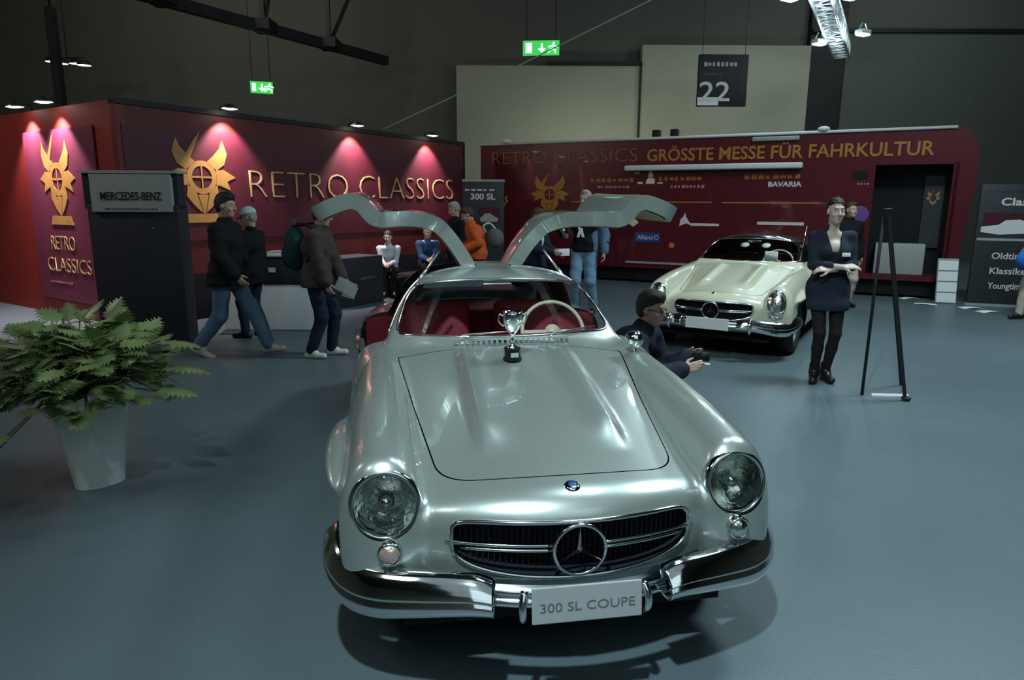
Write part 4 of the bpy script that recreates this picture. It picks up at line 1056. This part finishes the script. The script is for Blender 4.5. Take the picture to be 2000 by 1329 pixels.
def folds(amp, f=26., ph=0.):
    def g(P):
        x, y, z = P[:, 0] + ph, P[:, 1], P[:, 2]
        return amp * (np.sin(f * x + 2.2 * np.sin(f * .45 * z)) * np.sin(f * .7 * z + 1.7 * np.sin(f * .5 * y)) + .6 * np.sin(f * 1.9 * z + f * .8 * x + 3 * np.sin(9 * y)))
    return g
def ik(a, c, l1, l2, pole):
    a, c, pole = V3(a), V3(c), V3(pole); d = c - a; L = np.linalg.norm(d)
    if L > (l1 + l2) * .998: c = a + d / L * (l1 + l2) * .998; d = c - a; L = np.linalg.norm(d)
    x = (L * L + l1 * l1 - l2 * l2) / (2 * L); hgt = math.sqrt(max(l1 * l1 - x * x, 0)); u = d / L
    p = pole - (pole @ u) * u; p /= np.linalg.norm(p) + 1e-9
    return a + u * x + p * hgt, c
def rotm(yaw, pitch=0, roll=0): return np.array((Matrix.Rotation(yaw, 3, 'Z') @ Matrix.Rotation(pitch, 3, 'X') @ Matrix.Rotation(roll, 3, 'Y')))
def human(name_label, loc, rz, hgt, P_, C_, h=.010, female=False, group=None):
    """local frame: the person faces -y; index 0 is the -x side, 1 the +x side. P_: pose, C_: clothing"""
    k = hgt / 1.75
    root = empty('person', loc, rz, name_label, 'person', group)
    g = lambda n, d: V3(P_.get(n, d))
    pel = g('pelvis', (0, 0, .93)); chest = g('chest', pel + V3((0, 0, .34))); neck = g('neck', chest + V3((0, 0, .19)))
    head = g('head', neck + V3((0, -.025, .162 if female else .172)))
    tw = P_.get('twist', 0.); sx = rotm(tw) @ V3((1, 0, 0)); hx = rotm(P_.get('hiptwist', 0.)) @ V3((1, 0, 0))
    SW = .165 if female else .188; HW = .092 if female else .088
    sh = [neck + V3((0, 0, -.055)) + sx * s * SW for s in (-1, 1)]
    hip = [pel + V3((0, 0, -.03)) + hx * s * HW for s in (-1, 1)]
    hd = [g('hand0', (-.26, -.02, .82)), g('hand1', (.26, -.02, .82))]
    ep = P_.get('elbow', [(-.3, 1, -.2), (.3, 1, -.2)]); kp = P_.get('knee', [(0, -1, 0), (0, -1, 0)])
    ft = [g('foot0', (-.10, 0, .085)), g('foot1', (.10, 0, .085))]
    fd = [V3(v) for v in P_.get('footdir', [(-.15, -1, 0), (.15, -1, 0)])]
    el, wr_ = [None] * 2, [None] * 2; kn, an = [None] * 2, [None] * 2
    for i in (0, 1):
        el[i], wr_[i] = ik(sh[i], hd[i], .285, .255, ep[i]); kn[i], an[i] = ik(hip[i], ft[i], .43, .42, kp[i])
    HR = rotm(*P_.get('headrot', (0, 0, 0)))
    def H(v): return head + HR @ V3(v)
    def sc3(o): o.scale = (k, k, k); return o
    # ---- body: one continuous skin surface
    B = Sdf()
    f = .93 if female else 1.
    B.ell(H((0, .012, .045)), V3((.076, .094, .088)) * f, .02, HR).ell(H((0, -.022, -.035)), V3((.060, .070, .078)) * f, .035, HR)
    B.ell(H((0, -.058, -.088)), V3((.030, .028, .024)) * f, .03, HR)                                     # chin
    B.cone(H((0, -.090 * f, .022)), H((0, -.112 * f, -.022)), .007, .0125, .010).ell(H((0, -.101 * f, -.028)), (.017, .011, .009), .008, HR)
    B.cone(H((-.030, -.080 * f, .036)), H((.030, -.080 * f, .036)), .011, .011, .014)                        # brow
    for s in (-1, 1):
        B.ell(H((s * .075 * f, .008, .0)), (.010, .020, .030), .006, HR).ell(H((s * .038, -.072 * f, -.025)), (.020, .014, .016), .018, HR)
    B.cone(H((-.018, -.086 * f, -.058)), H((.018, -.086 * f, -.058)), .008, .008, .008)
    B.cone(neck + V3((0, .005, -.03)), H((0, .022, -.07)), .054 * f, .050 * f, .03)
    B.cone(pel, chest, .095, .10, .06).cone(chest - sx * .07, chest + sx * .07, .10, .10, .05).cone(sh[0] * .8 + neck * .2 + V3((0, 0, -.02)), sh[1] * .8 + neck * .2 + V3((0, 0, -.02)), .044, .044, .04)
    B.cone(hip[0], hip[1], .09, .09, .05)
    for i, s in ((0, -1), (1, 1)):
        B.cone(sh[i] + V3((0, 0, -.012)), el[i], .042, .036, .03).cone(el[i], wr_[i], .038, .025, .02)
        B.cone(hip[i], kn[i], .076, .047, .04).cone(kn[i], an[i], .047, .032, .02).cone(an[i], an[i] + fd[i] / np.linalg.norm(fd[i]) * .09 + V3((0, 0, -.05)), .030, .020, .01)
        d = wr_[i] - el[i]; d /= np.linalg.norm(d)
        hdv = P_.get('handdir', [None, None])[i]
        if hdv is not None: d = V3(hdv) / np.linalg.norm(hdv)
        pn = V3(P_.get('palm', [(1, -.2, 0), (-1, -.2, 0)])[i]); pn = pn - (pn @ d) * d; pn /= np.linalg.norm(pn) + 1e-9
        sd = np.cross(d, pn) * P_.get('thumb', [1, -1])[i]
        cu = P_.get('curl', [.45, .45])[i]; w0 = wr_[i]
        for j, (off, L, st) in enumerate(((.027, .070, .088), (.009, .078, .093), (-.009, .073, .090), (-.026, .058, .082))):
            kk = w0 + d * st + sd * off
            B.cone(w0 + d * .012 + sd * off * .55, kk, .0135, .0115, .012)
            a = cu * (.8 + .12 * j); q = kk; aa = 0
            for seg, fr in enumerate((.45, .31, .24)):
                aa += a * (1, 1.1, .8)[seg]; q2 = q + (d * math.cos(aa) + pn * math.sin(aa)) * L * fr
                B.cone(q, q2, .0095 - .001 * seg, .0088 - .001 * seg, .004); q = q2
        tb = w0 + d * .022 + sd * .022; t1 = tb + (d * .6 + sd * .62 + pn * .35) * .045; t2 = t1 + (d * .85 + sd * .2 + pn * .45) * .042
        B.cone(tb, t1, .014, .011, .012).cone(t1, t2, .0105, .0085, .004)
    sc3(B.build('body', C_.get('skin', 'skin'), root, h * .8))
    # eyes, lips
    if h <= .012:
        for s in (-1, 1):
            e = MB().ell(H((s * .031, -.0745 * f, .010)), (.0125, .0115, .0085), n=16, m=10).build('eye', 'eyewhite', root); sc3(e)
            i_ = MB().ell(H((s * .031, -.0835 * f, .010)), (.0058, .004, .0058), n=12, m=8).build('iris', 'eyedark', e)
            sc3(MB().tube([H((s * x, -.0885 * f + abs(x - .03) * .25, .033 + (.004 if .02 < x < .04 else 0))) for x in (.014, .024, .034, .046)], [.0025, .0035, .003, .0015], 6).build('eyebrow', C_.get('hairm', 'hairdark'), root))
        sc3(MB().tube([H((x, -.0955 * f + abs(x) * .35, -.059)) for x in (-.024, -.012, 0, .012, .024)], [.002, .005, .0055, .005, .002], 8).build('lips', 'lip', root))
    # ---- clothes
    j = C_.get('jacket')
    if j:
        jm, hem, thick, bag = j[0], j[1], j[2], (j[3] if len(j) > 3 else 0)
        J = Sdf(); t = thick
        wb = pel + (chest - pel) * .35
        J.cone(chest - sx * .075, chest + sx * .075, .108 + t, .108 + t, .05).cone(sh[0] * .72 + neck * .28 + V3((0, 0, -.035)), sh[1] * .72 + neck * .28 + V3((0, 0, -.035)), .057 + t * .75, .057 + t * .75, .05)
        J.cone(wb - hx * .05, wb + hx * .05, .10 + t, .10 + t, .06).cone(pel - hx * .06, pel + hx * .06, .108 + t, .108 + t, .06).cone(chest, wb, .115 + t, .10 + t, .06)
        if female: 
            for s in (-1, 1): J.ell(chest + sx * s * .072 + V3((0, -.085, -.02)), (.065, .06, .06), .04)
        J.cone(neck + V3((0, 0, -.07)), neck + V3((0, 0, .0)), .088, .066 + t * .5, .02)
        if hem < 0:        # coat skirt below the hips
            for i in (0, 1):
                dn = (kn[i] - hip[i]) / np.linalg.norm(kn[i] - hip[i]) * (-hem)
                J.cone(hip[i], hip[i] + dn, .100 + t, .105 + t + bag, .07)
            J.cone(pel, (hip[0] + hip[1]) / 2 + (kn[0] + kn[1] - hip[0] - hip[1]) / 2 * (-hem) / .43, .10 + t, .11 + t, .07)
        sl = C_.get('sleeve', .93)
        for i in (0, 1):
            J.cone(sh[i] + V3((0, 0, -.012)), el[i], .053 + t * .8, .043 + t * .9, .035)
            if sl > .5: J.cone(el[i], el[i] + (wr_[i] - el[i]) * sl, .048 + t, .036 + t, .02)
        J.ripple(folds(.0022 if t < .02 else .0038, 24., float(loc[0])))
        hz = min(hip[0][2], hip[1][2]) + hem - .035
        if hem < .09: J.cut(lambda P, hz=hz: hz - P[:, 2], .008)
        elif pel[2] > .8: J.cut(lambda P, hz=pel[2] - .03: hz - P[:, 2], .008)
        o_n = C_.get('neckline')
        if o_n:           # open V at the front
            nk = neck; dpt = o_n
            def vcut(P, nk=nk, dpt=dpt):
                q = P - nk; lat = q @ sx; fr = -(q @ np.cross(V3((0, 0, 1)), sx)); up = q[:, 2]
                return -np.maximum(np.abs(lat) - (.030 + (up + dpt) * .22), np.maximum(fr * -1 if False else -(q[:, 1] * -1) + .02, -(up + dpt)))
            J.cut(vcut, .006)
        for cf in C_.get('cuts', []): J.cut(cf, .006)
        sc3(J.build(C_.get('jname', 'jacket'), jm, root, h))
        if C_.get('shirt'):
            S = Sdf(); S.cone(chest - sx * .07, chest + sx * .07, .106, .106, .05).cone(pel, chest, .105, .11, .05).cone(neck + V3((0, 0, -.07)), neck + V3((0, 0, -.005)), .078, .060, .02).cone(sh[0] * .75 + neck * .25 + V3((0, 0, -.02)), sh[1] * .75 + neck * .25 + V3((0, 0, -.02)), .056, .056, .05)
            sc3(S.build('shirt', C_['shirt'], root, h))
    tr_ = C_.get('trousers')
    if tr_:
        T = Sdf(); lo_ = tr_[1]
        T.cone(hip[0], hip[1], .104, .104, .05).cone(pel + V3((0, 0, .06)), pel, .108, .112, .05)
        slim = lo_ < 0
        for i in (0, 1):
            if slim: T.cone(hip[i], kn[i], .084, .053, .03).cone(kn[i], kn[i] + (an[i] - kn[i]) * .4, .053, .049, .02).cone(kn[i] + (an[i] - kn[i]) * .35, an[i], .051, .037, .02)
            else: T.cone(hip[i], kn[i], .092 + lo_ * .3, .064 + lo_, .035).cone(kn[i], kn[i] + (an[i] - kn[i]) * .98, .062 + lo_, .048 + lo_, .02)
        if lo_ > .002: T.ripple(folds(.0030, 22., 1.))
        sc3(T.build(tr_[2] if len(tr_) > 2 else 'trousers', tr_[0], root, h))
    sm_ = C_.get('shoes', 'shoe_black')
    for i in (0, 1):
        S = Sdf(); a = an[i]; dd = fd[i] / np.linalg.norm(fd[i]); so = V3((0, 0, -.05))
        tilt = P_.get('heel', [0, 0])[i]; toe = a + dd * .16 + so + V3((0, 0, -.0 - tilt)); he = a - dd * .045 + so + V3((0, 0, .0))
        S.cone(he, toe, .040, .034, .02).cone(a, a + dd * .05 + so * .5, .046, .040, .02).cone(a + V3((0, 0, C_.get('boot', .02))), a, .048, .046, .02)
        fl = min(he[2], toe[2]) - .036
        S.cut(lambda P, fl=fl: fl - P[:, 2], .004)
        sc3(S.build('shoe', sm_, root, h))
    # ---- hair
    hr = C_.get('hair', 'short'); hm = C_.get('hairm', 'hairdark')
    if hr != 'bald':
        Q = Sdf(); Q.ell(H((0, .016, .052)), V3((.0815, .0995, .089)) * f, .02, HR).ell(H((0, .052, .0)), V3((.074, .060, .080)) * f, .03, HR)
        if hr != 'bun': Q.ell(H((.012, -.030, .112)), (.055, .050, .026), .02, HR)
        if hr == 'bun': Q.ell(H((0, .115, .05)), (.036, .034, .036), .01, HR)
        if hr == 'thick': Q.ell(H((0, -.01, .10)), (.070, .080, .040), .03, HR).ell(H((-.046, .02, .01)), (.038, .045, .07), .03, HR).ell(H((.046, .02, .01)), (.038, .045, .07), .03, HR)
        Q.ripple(lambda P: .0016 * np.sin(((P - head) @ HR)[:, 0] * 190 + 5 * np.sin(((P - head) @ HR)[:, 1] * 22) + 2 * ((P - head) @ HR)[:, 2] * 30))
        hl = {'bun': .082, 'thick': .068, 'short': .078, 'thin': .115}[hr] * f
        def face(P, hl=hl):
            q = (P - head) @ HR
            back = -(q[:, 1] - .012 + .35 * np.clip(q[:, 2] - .02, -.1, .1))
            up = (hl - 7 * q[:, 0] ** 2 - .2 * np.clip(q[:, 0], -.05, .05)) - q[:, 2]
            return np.maximum(np.minimum(back, up), -.085 - q[:, 2])
        Q.cut(face, .006)
        sc3(Q.build('hair', hm, root, h * .8))
    cap = C_.get('cap')
    if cap:
        Q = Sdf(); Q.ell(H((0, .012, .062)), (.094, .112, .088), .02, HR)
        Q.cut(lambda P: .045 - ((P - head) @ HR)[:, 2], .004)
        sc3(Q.build('cap', cap[0], root, h * .8))
        if len(cap) > 1: sc3(MB().grid(lambda u, v: H(((u - .5) * .15, -.085 - .075 * v * math.sin(PI * (.15 + .7 * u)), .048 - .02 * v - .03 * (2 * u - 1) ** 2)), 12, 5).build('cap_visor', cap[1], root, solid=.004))
    info = dict(root=root, k=k, head=H, sh=sh, el=el, wr=wr_, kn=kn, an=an, neck=neck, chest=chest, pel=pel, sx=sx)
    return info
def at(I, p):   # local point of a person -> world
    r = I['root']; v = Matrix.Rotation(r.rotation_euler[2], 4, 'Z') @ (Vector(p) * I['k']); return Vector(r.location) + v
STRIDE = dict(foot0=(-.10, .33, .12), foot1=(.10, -.38, .085), heel=[.04, -.0], footdir=[(0, -1, -.25), (.05, -1, .1)])

# 1 man striding to the right in black jacket and jeans
I = human('man in dark jacket and blue jeans striding right past the kiosk', (-3.12, 7.45, 0), math.radians(84), 1.79,
    dict(pelvis=(0, 0, .90), chest=(0, -.02, 1.24), hand0=(-.22, -.22, .90), hand1=(.24, .16, .86), headrot=(0, .10, 0), **STRIDE),
    dict(jacket=('cloth_black', -.06, .035, .02), trousers=('denim', .016), shoes='shoe_beige', hair='thick'), .011)
# 2 man with red and white cap behind him
human('man in black coat and red and white cap behind the striding man', (-3.22, 8.5, 0), math.radians(-100), 1.60,
    dict(hand0=(-.2, -.20, .95), hand1=(.22, -.22, .98), foot0=(-.10, .06, .085), foot1=(.10, -.12, .085), headrot=(.1, .25, 0)),
    dict(jacket=('cloth_black', -.10, .03, .01), trousers=('cloth_navy', .01), hair='short', hairm='hairgrey', cap=('cloth_white', 'cloth_red')), .012)
# 3 man with a backpack
I3 = human('man in brown jacket with backpack holding white papers', (-2.13, 7.42, 0), math.radians(84), 1.67,
    dict(hand0=(-.20, -.20, .84), hand1=(.10, -.30, .80), foot0=(-.10, .07, .085), foot1=(.10, -.10, .085), chest=(0, -.01, 1.27), neck=(0, -.05, 1.46), head=(0, -.10, 1.62), headrot=(0, .18, 0), curl=[.5, .9]),
    dict(jacket=('cloth_brown', -.04, .035, .01), shirt='cloth_blue', trousers=('cloth_navy', .014), hair='short', hairm='hairbrown', shoes='shoe_white'), .011)
bp = empty('backpack', at(I3, (0, .14, .98)), math.radians(84), 'dark teal backpack worn by the man in the brown jacket', 'backpack')
B_ = Sdf().ell((0, .09, .26), (.16, .11, .25), .03).ell((0, .15, .18), (.12, .09, .14), .03); B_.build('bag', 'cloth_teal', bp, .012)
MB().tube(curve_pts([(-.10, .06, .50), (-.14, -.10, .52), (-.15, -.20, .40), (-.15, -.10, .12)], 14), .016, 6).tube(curve_pts([(.10, .06, .50), (.14, -.10, .52), (.15, -.20, .40), (.15, -.10, .12)], 14), .016, 6).build('strap', 'cloth_black', bp)
MB().tube(curve_pts([(-.06, .05, .50), (0, .08, .56), (.06, .05, .50)], 8), .012, 6).build('handle', 'cloth_grey', bp)
hp = at(I3, I3['wr'][1]); 
o = MB().add([(-.13, 0, -.08), (.09, 0, -.11), (.12, .0, .04), (-.10, 0, .07)], [(0, 1, 2, 3)]).add([(-.03, .012, -.14), (.11, .012, -.13), (.13, .012, .01), (-.02, .012, .0)], [(0, 1, 2, 3)]).build('papers', 'paper', None, loc=(hp.x + .07, hp.y - .10, hp.z - .07), rot=(.1, .3, -.1), solid=.003)
tag(o, 'white papers held low by the man in the brown jacket', 'papers')
# 4 seated woman in white blouse
def seated(lab, loc, rz, hgt, J_, h, **kw):
    pose = dict(pelvis=(0, .08, .535), chest=(0, -.02, .85), neck=(0, -.10, 1.02), head=(0, -.15, 1.17), hand0=(-.06, -.42, .66), hand1=(.06, -.40, .68), foot0=(-.08, -.42, .085), foot1=(.10, -.38, .085), palm=[(.6, 0, -1), (-.6, 0, -1)], headrot=(0, .15, 0))
    pose.update(kw); return human(lab, loc, rz, hgt, pose, J_, h)
seated('woman in white blouse sitting on the bench with clasped hands', (-2.26, 12.55, 0), .12, 1.58, dict(skin='skinpale', jacket=('cloth_white', .1, .008), sleeve=.8, trousers=('cloth_tights', .0, 'skirt'), hair='bun', hairm='hairbrown', jname='blouse'), .013, female=False)
seated('man in blue shirt sitting on the bench holding papers', (-1.66, 13.35, 0), .25, 1.66, dict(jacket=('cloth_blue', .1, .015), shirt='cloth_white', trousers=('cloth_black', .01), hair='thin', hairm='hairgrey'), .014)
seated('white haired person in dark clothes sitting nearest the raised left door', (-1.12, 14.0, 0), .5, 1.66, dict(jacket=('cloth_black', .1, .02), trousers=('cloth_black', .01), hair='short', hairm='hairgrey'), .014)
# 7 person in dark with grey hair, 8 orange jacket
human('grey haired person in dark clothes left of the orange jacket', (-.98, 11.9, 0), math.radians(-60), 1.68, dict(headrot=(0, .35, 0)), dict(jacket=('cloth_black', -.05, .02), trousers=('cloth_navy', .01), hair='short', hairm='hairgrey'), .013)
I8 = human('person in bright orange jacket between the raised doors', (-.56, 11.2, 0), math.radians(-80), 1.68, dict(chest=(0, -.05, 1.24), neck=(0, -.12, 1.41), head=(0, -.18, 1.55), hand0=(-.2, -.28, 1.0), hand1=(.2, -.25, 1.0), headrot=(0, .5, 0)),
      dict(jacket=('cloth_orange', -.05, .03), trousers=('cloth_navy', .01), hair='short', hairm='hairbrown'), .013)
sb = empty('shoulder_bag', at(I8, (.02, .20, 1.10)), 0, 'dark grey bag on the back of the orange jacket', 'bag')
Sdf().ell((.08, 0, .06), (.15, .11, .16), .02).build('bag', 'cloth_grey', sb, .014)
MB().tube(curve_pts([(-.06, -.05, .15), (-.10, -.10, .26), (.0, -.04, .30), (.10, .0, .20)], 10), .014, 6).build('strap', 'cloth_white', sb)
# 9 man behind the right-hand door, holding a cup
I9 = human('man in navy jacket and white shirt holding a white paper behind the door', (.34, 9.9, 0), math.radians(55), 1.60, dict(hand0=(-.10, -.36, 1.10), hand1=(.14, -.34, 1.06), headrot=(0, .25, 0)),
      dict(jacket=('cloth_navy', -.05, .025), neckline=.30, shirt='cloth_white', trousers=('cloth_beige', .01), hair='short', hairm='hairbrown'), .012)
p9 = at(I9, I9['wr'][0] * .5 + I9['wr'][1] * .5 + V3((0, -.13, .02)))
tag(MB().rbox((-.10, -.01, -.05), (.10, .01, .05), .004).build('folded_paper', 'paper', None, loc=p9, rot=(0, 0, .3)), 'folded white paper in the hands of the man in navy', 'papers')
# 10 man in jeans, black shirt with white print, blue jacket, camera in hand
I10 = human('man in light jeans and denim jacket with white print on black shirt', (1.10, 10.5, 0), math.radians(-18), 1.86, dict(hand0=(-.22, -.40, 1.16), hand1=(.30, -.05, .90), elbow=[(-1, .6, -.6), (.5, 1, 0)], foot0=(-.11, 0, .085), foot1=(.14, .05, .085), headrot=(-.2, .05, 0)),
      dict(jacket=('cloth_black', .1, .022), trousers=('denim_light', .02), hair='short', hairm='hairgrey', jname='shirt', sleeve=.93), .011)
J = Sdf(); sh, el, wr_, ch, pl_, sx_ = [I10[q] for q in ('sh', 'el', 'wr', 'chest', 'pel', 'sx')]
J.cone(ch + sx_ * .10 + V3((0, .02, .12)), pl_ + sx_ * .11, .09, .10, .05).cone(sh[1], el[1], .086, .076, .03).cone(el[1], el[1] + (wr_[1] - el[1]) * .92, .075, .062, .02)
J.cone(ch + V3((0, .07, .1)), pl_ + V3((0, .07, 0)), .10, .10, .05)
o = J.build('denim_jacket', 'denim', I10['root'], .013); o.scale = (I10['k'],) * 3
o = MB().prism([(-.06, -.09), (-.02, -.09), (0, -.02), (.02, -.09), (.06, -.09), (.03, .02), (.05, .08), (0, .05), (-.05, .08), (-.03, .02)], 0, .006, Matrix.Translation((-.03, -.150, 1.27)) @ Matrix.Rotation(PI / 2, 4, 'X')).build('shirt_print', 'paper', I10['root'])
pc = at(I10, I10['wr'][0] + V3((.02, -.07, .05)))
cm = empty('camera', pc, -.3, 'small camera held by the man in denim', 'camera')
MB().rbox((-.07, -.03, -.04), (.07, .03, .045), .01).build('camera_body', 'black', cm); MB().lathe([(.035, .02), (.033, .07), (.0005, .065)], Matrix.Rotation(PI / 2, 4, 'X'), 20).build('camera_lens', 'chrome_dull', cm)

# 11 crouching photographer behind the right fender
I11 = human('crouching man with thick dark hair and glasses between the two cars', (.86, 5.10, 0), math.radians(62), 1.78,
    dict(pelvis=(0, .12, .34), chest=(0, -.05, .62), neck=(0, -.14, .765), head=(.0, -.19, .905), hand0=(-.14, -.48, .52), hand1=(.12, -.46, .56), foot0=(-.12, -.12, .085), foot1=(.14, -.42, .085),
         knee=[(-.3, -1, .6), (.3, -1, .8)], headrot=(-.15, .12, 0), heel=[.0, 0]),
    dict(jacket=('cloth_darkblue', .1, .03), trousers=('cloth_navy', .015), shoes='shoe_white', hair='thick', hairm='hairdark'), .010)
Hh = I11['head']; gl = MB()
for s in (-1, 1):
    gl.tube([Hh((s * .033 + .022 * math.cos(a), -.097, .008 + .017 * math.sin(a))) for a in [i * 2 * PI / 20 for i in range(20)]], .0025, 6, True)
    gl.tube([Hh((s * .055, -.096, .012)), Hh((s * .078, -.02, .010)), Hh((s * .080, .02, .004))], .0025, 6)
gl.tube([Hh((-.011, -.099, .010)), Hh((.011, -.099, .010))], .0025, 6)
o = gl.build('glasses', 'black', I11['root']); o.scale = (I11['k'],) * 3
pc = at(I11, (I11['wr'][0] + I11['wr'][1]) / 2 + V3((0, -.08, .06)))
cm = empty('camera', pc, math.radians(62), 'dark camera held by the crouching man', 'camera')
MB().rbox((-.065, -.03, -.04), (.065, .03, .04), .01).build('camera_body', 'black', cm); MB().lathe([(.035, .02), (.033, .08), (.0005, .075)], Matrix.Rotation(PI / 2, 4, 'X'), 20).build('camera_lens', 'black', cm)

tag(MB().rbox((-.075, -.055, 0), (.075, .055, .018), .006).build('notepad', 'paper', None, loc=(1.40, 5.0, .50), rot=(-.25, .2, .5)), 'white notepad held under the camera by the crouching man', 'notepad')

# 12 woman with folded arms
I12 = human('woman in dark coat dress with folded arms facing the camera', (3.01, 6.48, 0), math.radians(-8), 1.75,
    dict(hand0=(.045, -.215, 1.125), hand1=(-.05, -.185, 1.095), elbow=[(-1, .35, -.6), (1, .35, -.6)], foot0=(-.062, -.03, .085), foot1=(.055, .02, .085), handdir=[(1, -.10, .12), (-1, -.05, .10)], palm=[(0, .7, -1), (0, .7, -1)], curl=[.35, .5],
         footdir=[(-.35, -1, 0), (.1, -1, 0)], headrot=(.06, .03, 0), thumb=[-1, 1]),
    dict(skin='skinpale', jacket=('cloth_darkblue', -.16, .004, .0), neckline=.20, sleeve=.60, trousers=('cloth_tights', -.006, 'tights'), shoes='shoe_black', boot=.07, hair='bun', hairm='hairdark', jname='coat_dress'), .0085, female=True)
o = MB().rbox((-.038, -.004, -.018), (.038, .004, .018), .003).build('name_badge', 'paper', I12['root'], loc=(.085, -.158, 1.235), rot=(-.15, 0, .1))
o = MB().tube([(-.13, -.10, 1.04), (0, -.13, 1.035), (.13, -.10, 1.04)], .010, 6).build('belt', 'cloth_black', I12['root'])
# 13 person far behind her with an orange bag
I13 = human('person in black jacket and beige trousers behind the folded arm woman', (5.52, 11.35, 0), math.radians(10), 1.70, dict(hand0=(-.25, -.1, .84)), dict(jacket=('cloth_black', -.05, .03), trousers=('cloth_beige', .015), hair='short', hairm='hairbrown'), .014)
ob = empty('handbag', at(I13, (-.26, -.10, .52)), 0, 'orange bag hanging from the hand behind the woman', 'bag')
Sdf().ell((0, 0, .08), (.13, .07, .14), .02).build('bag', 'cloth_orange', ob, .014)
MB().tube(curve_pts([(-.06, 0, .18), (0, 0, .31), (.06, 0, .18)], 8), .009, 6).build('handle', 'cloth_orange', ob)
# 14 person cut by the right edge of the frame
I14 = human('person at the right edge of the frame in pale trousers', (7.86, 10.15, 0), math.radians(-70), 1.68, dict(hand0=(-.20, -.18, 1.0), foot0=(-.1, -.2, .085), foot1=(.1, .15, .085)), dict(jacket=('cloth_grey', .05, .02), trousers=('cloth_beige', .01), hair='short', hairm='hairbrown'), .014)
sb = empty('shoulder_bag', (7.50, 10.02, .80), .3, 'bright blue bag hanging beside the person at the right edge', 'bag')
Sdf().ell((0, 0, .10), (.14, .10, .14), .02).build('bag', 'cloth_brightblue', sb, .014)
MB().tube(curve_pts([(-.05, 0, .2), (.06, .03, .45), (.20, .08, .62)], 10), .012, 6).build('strap', 'cloth_brightblue', sb)
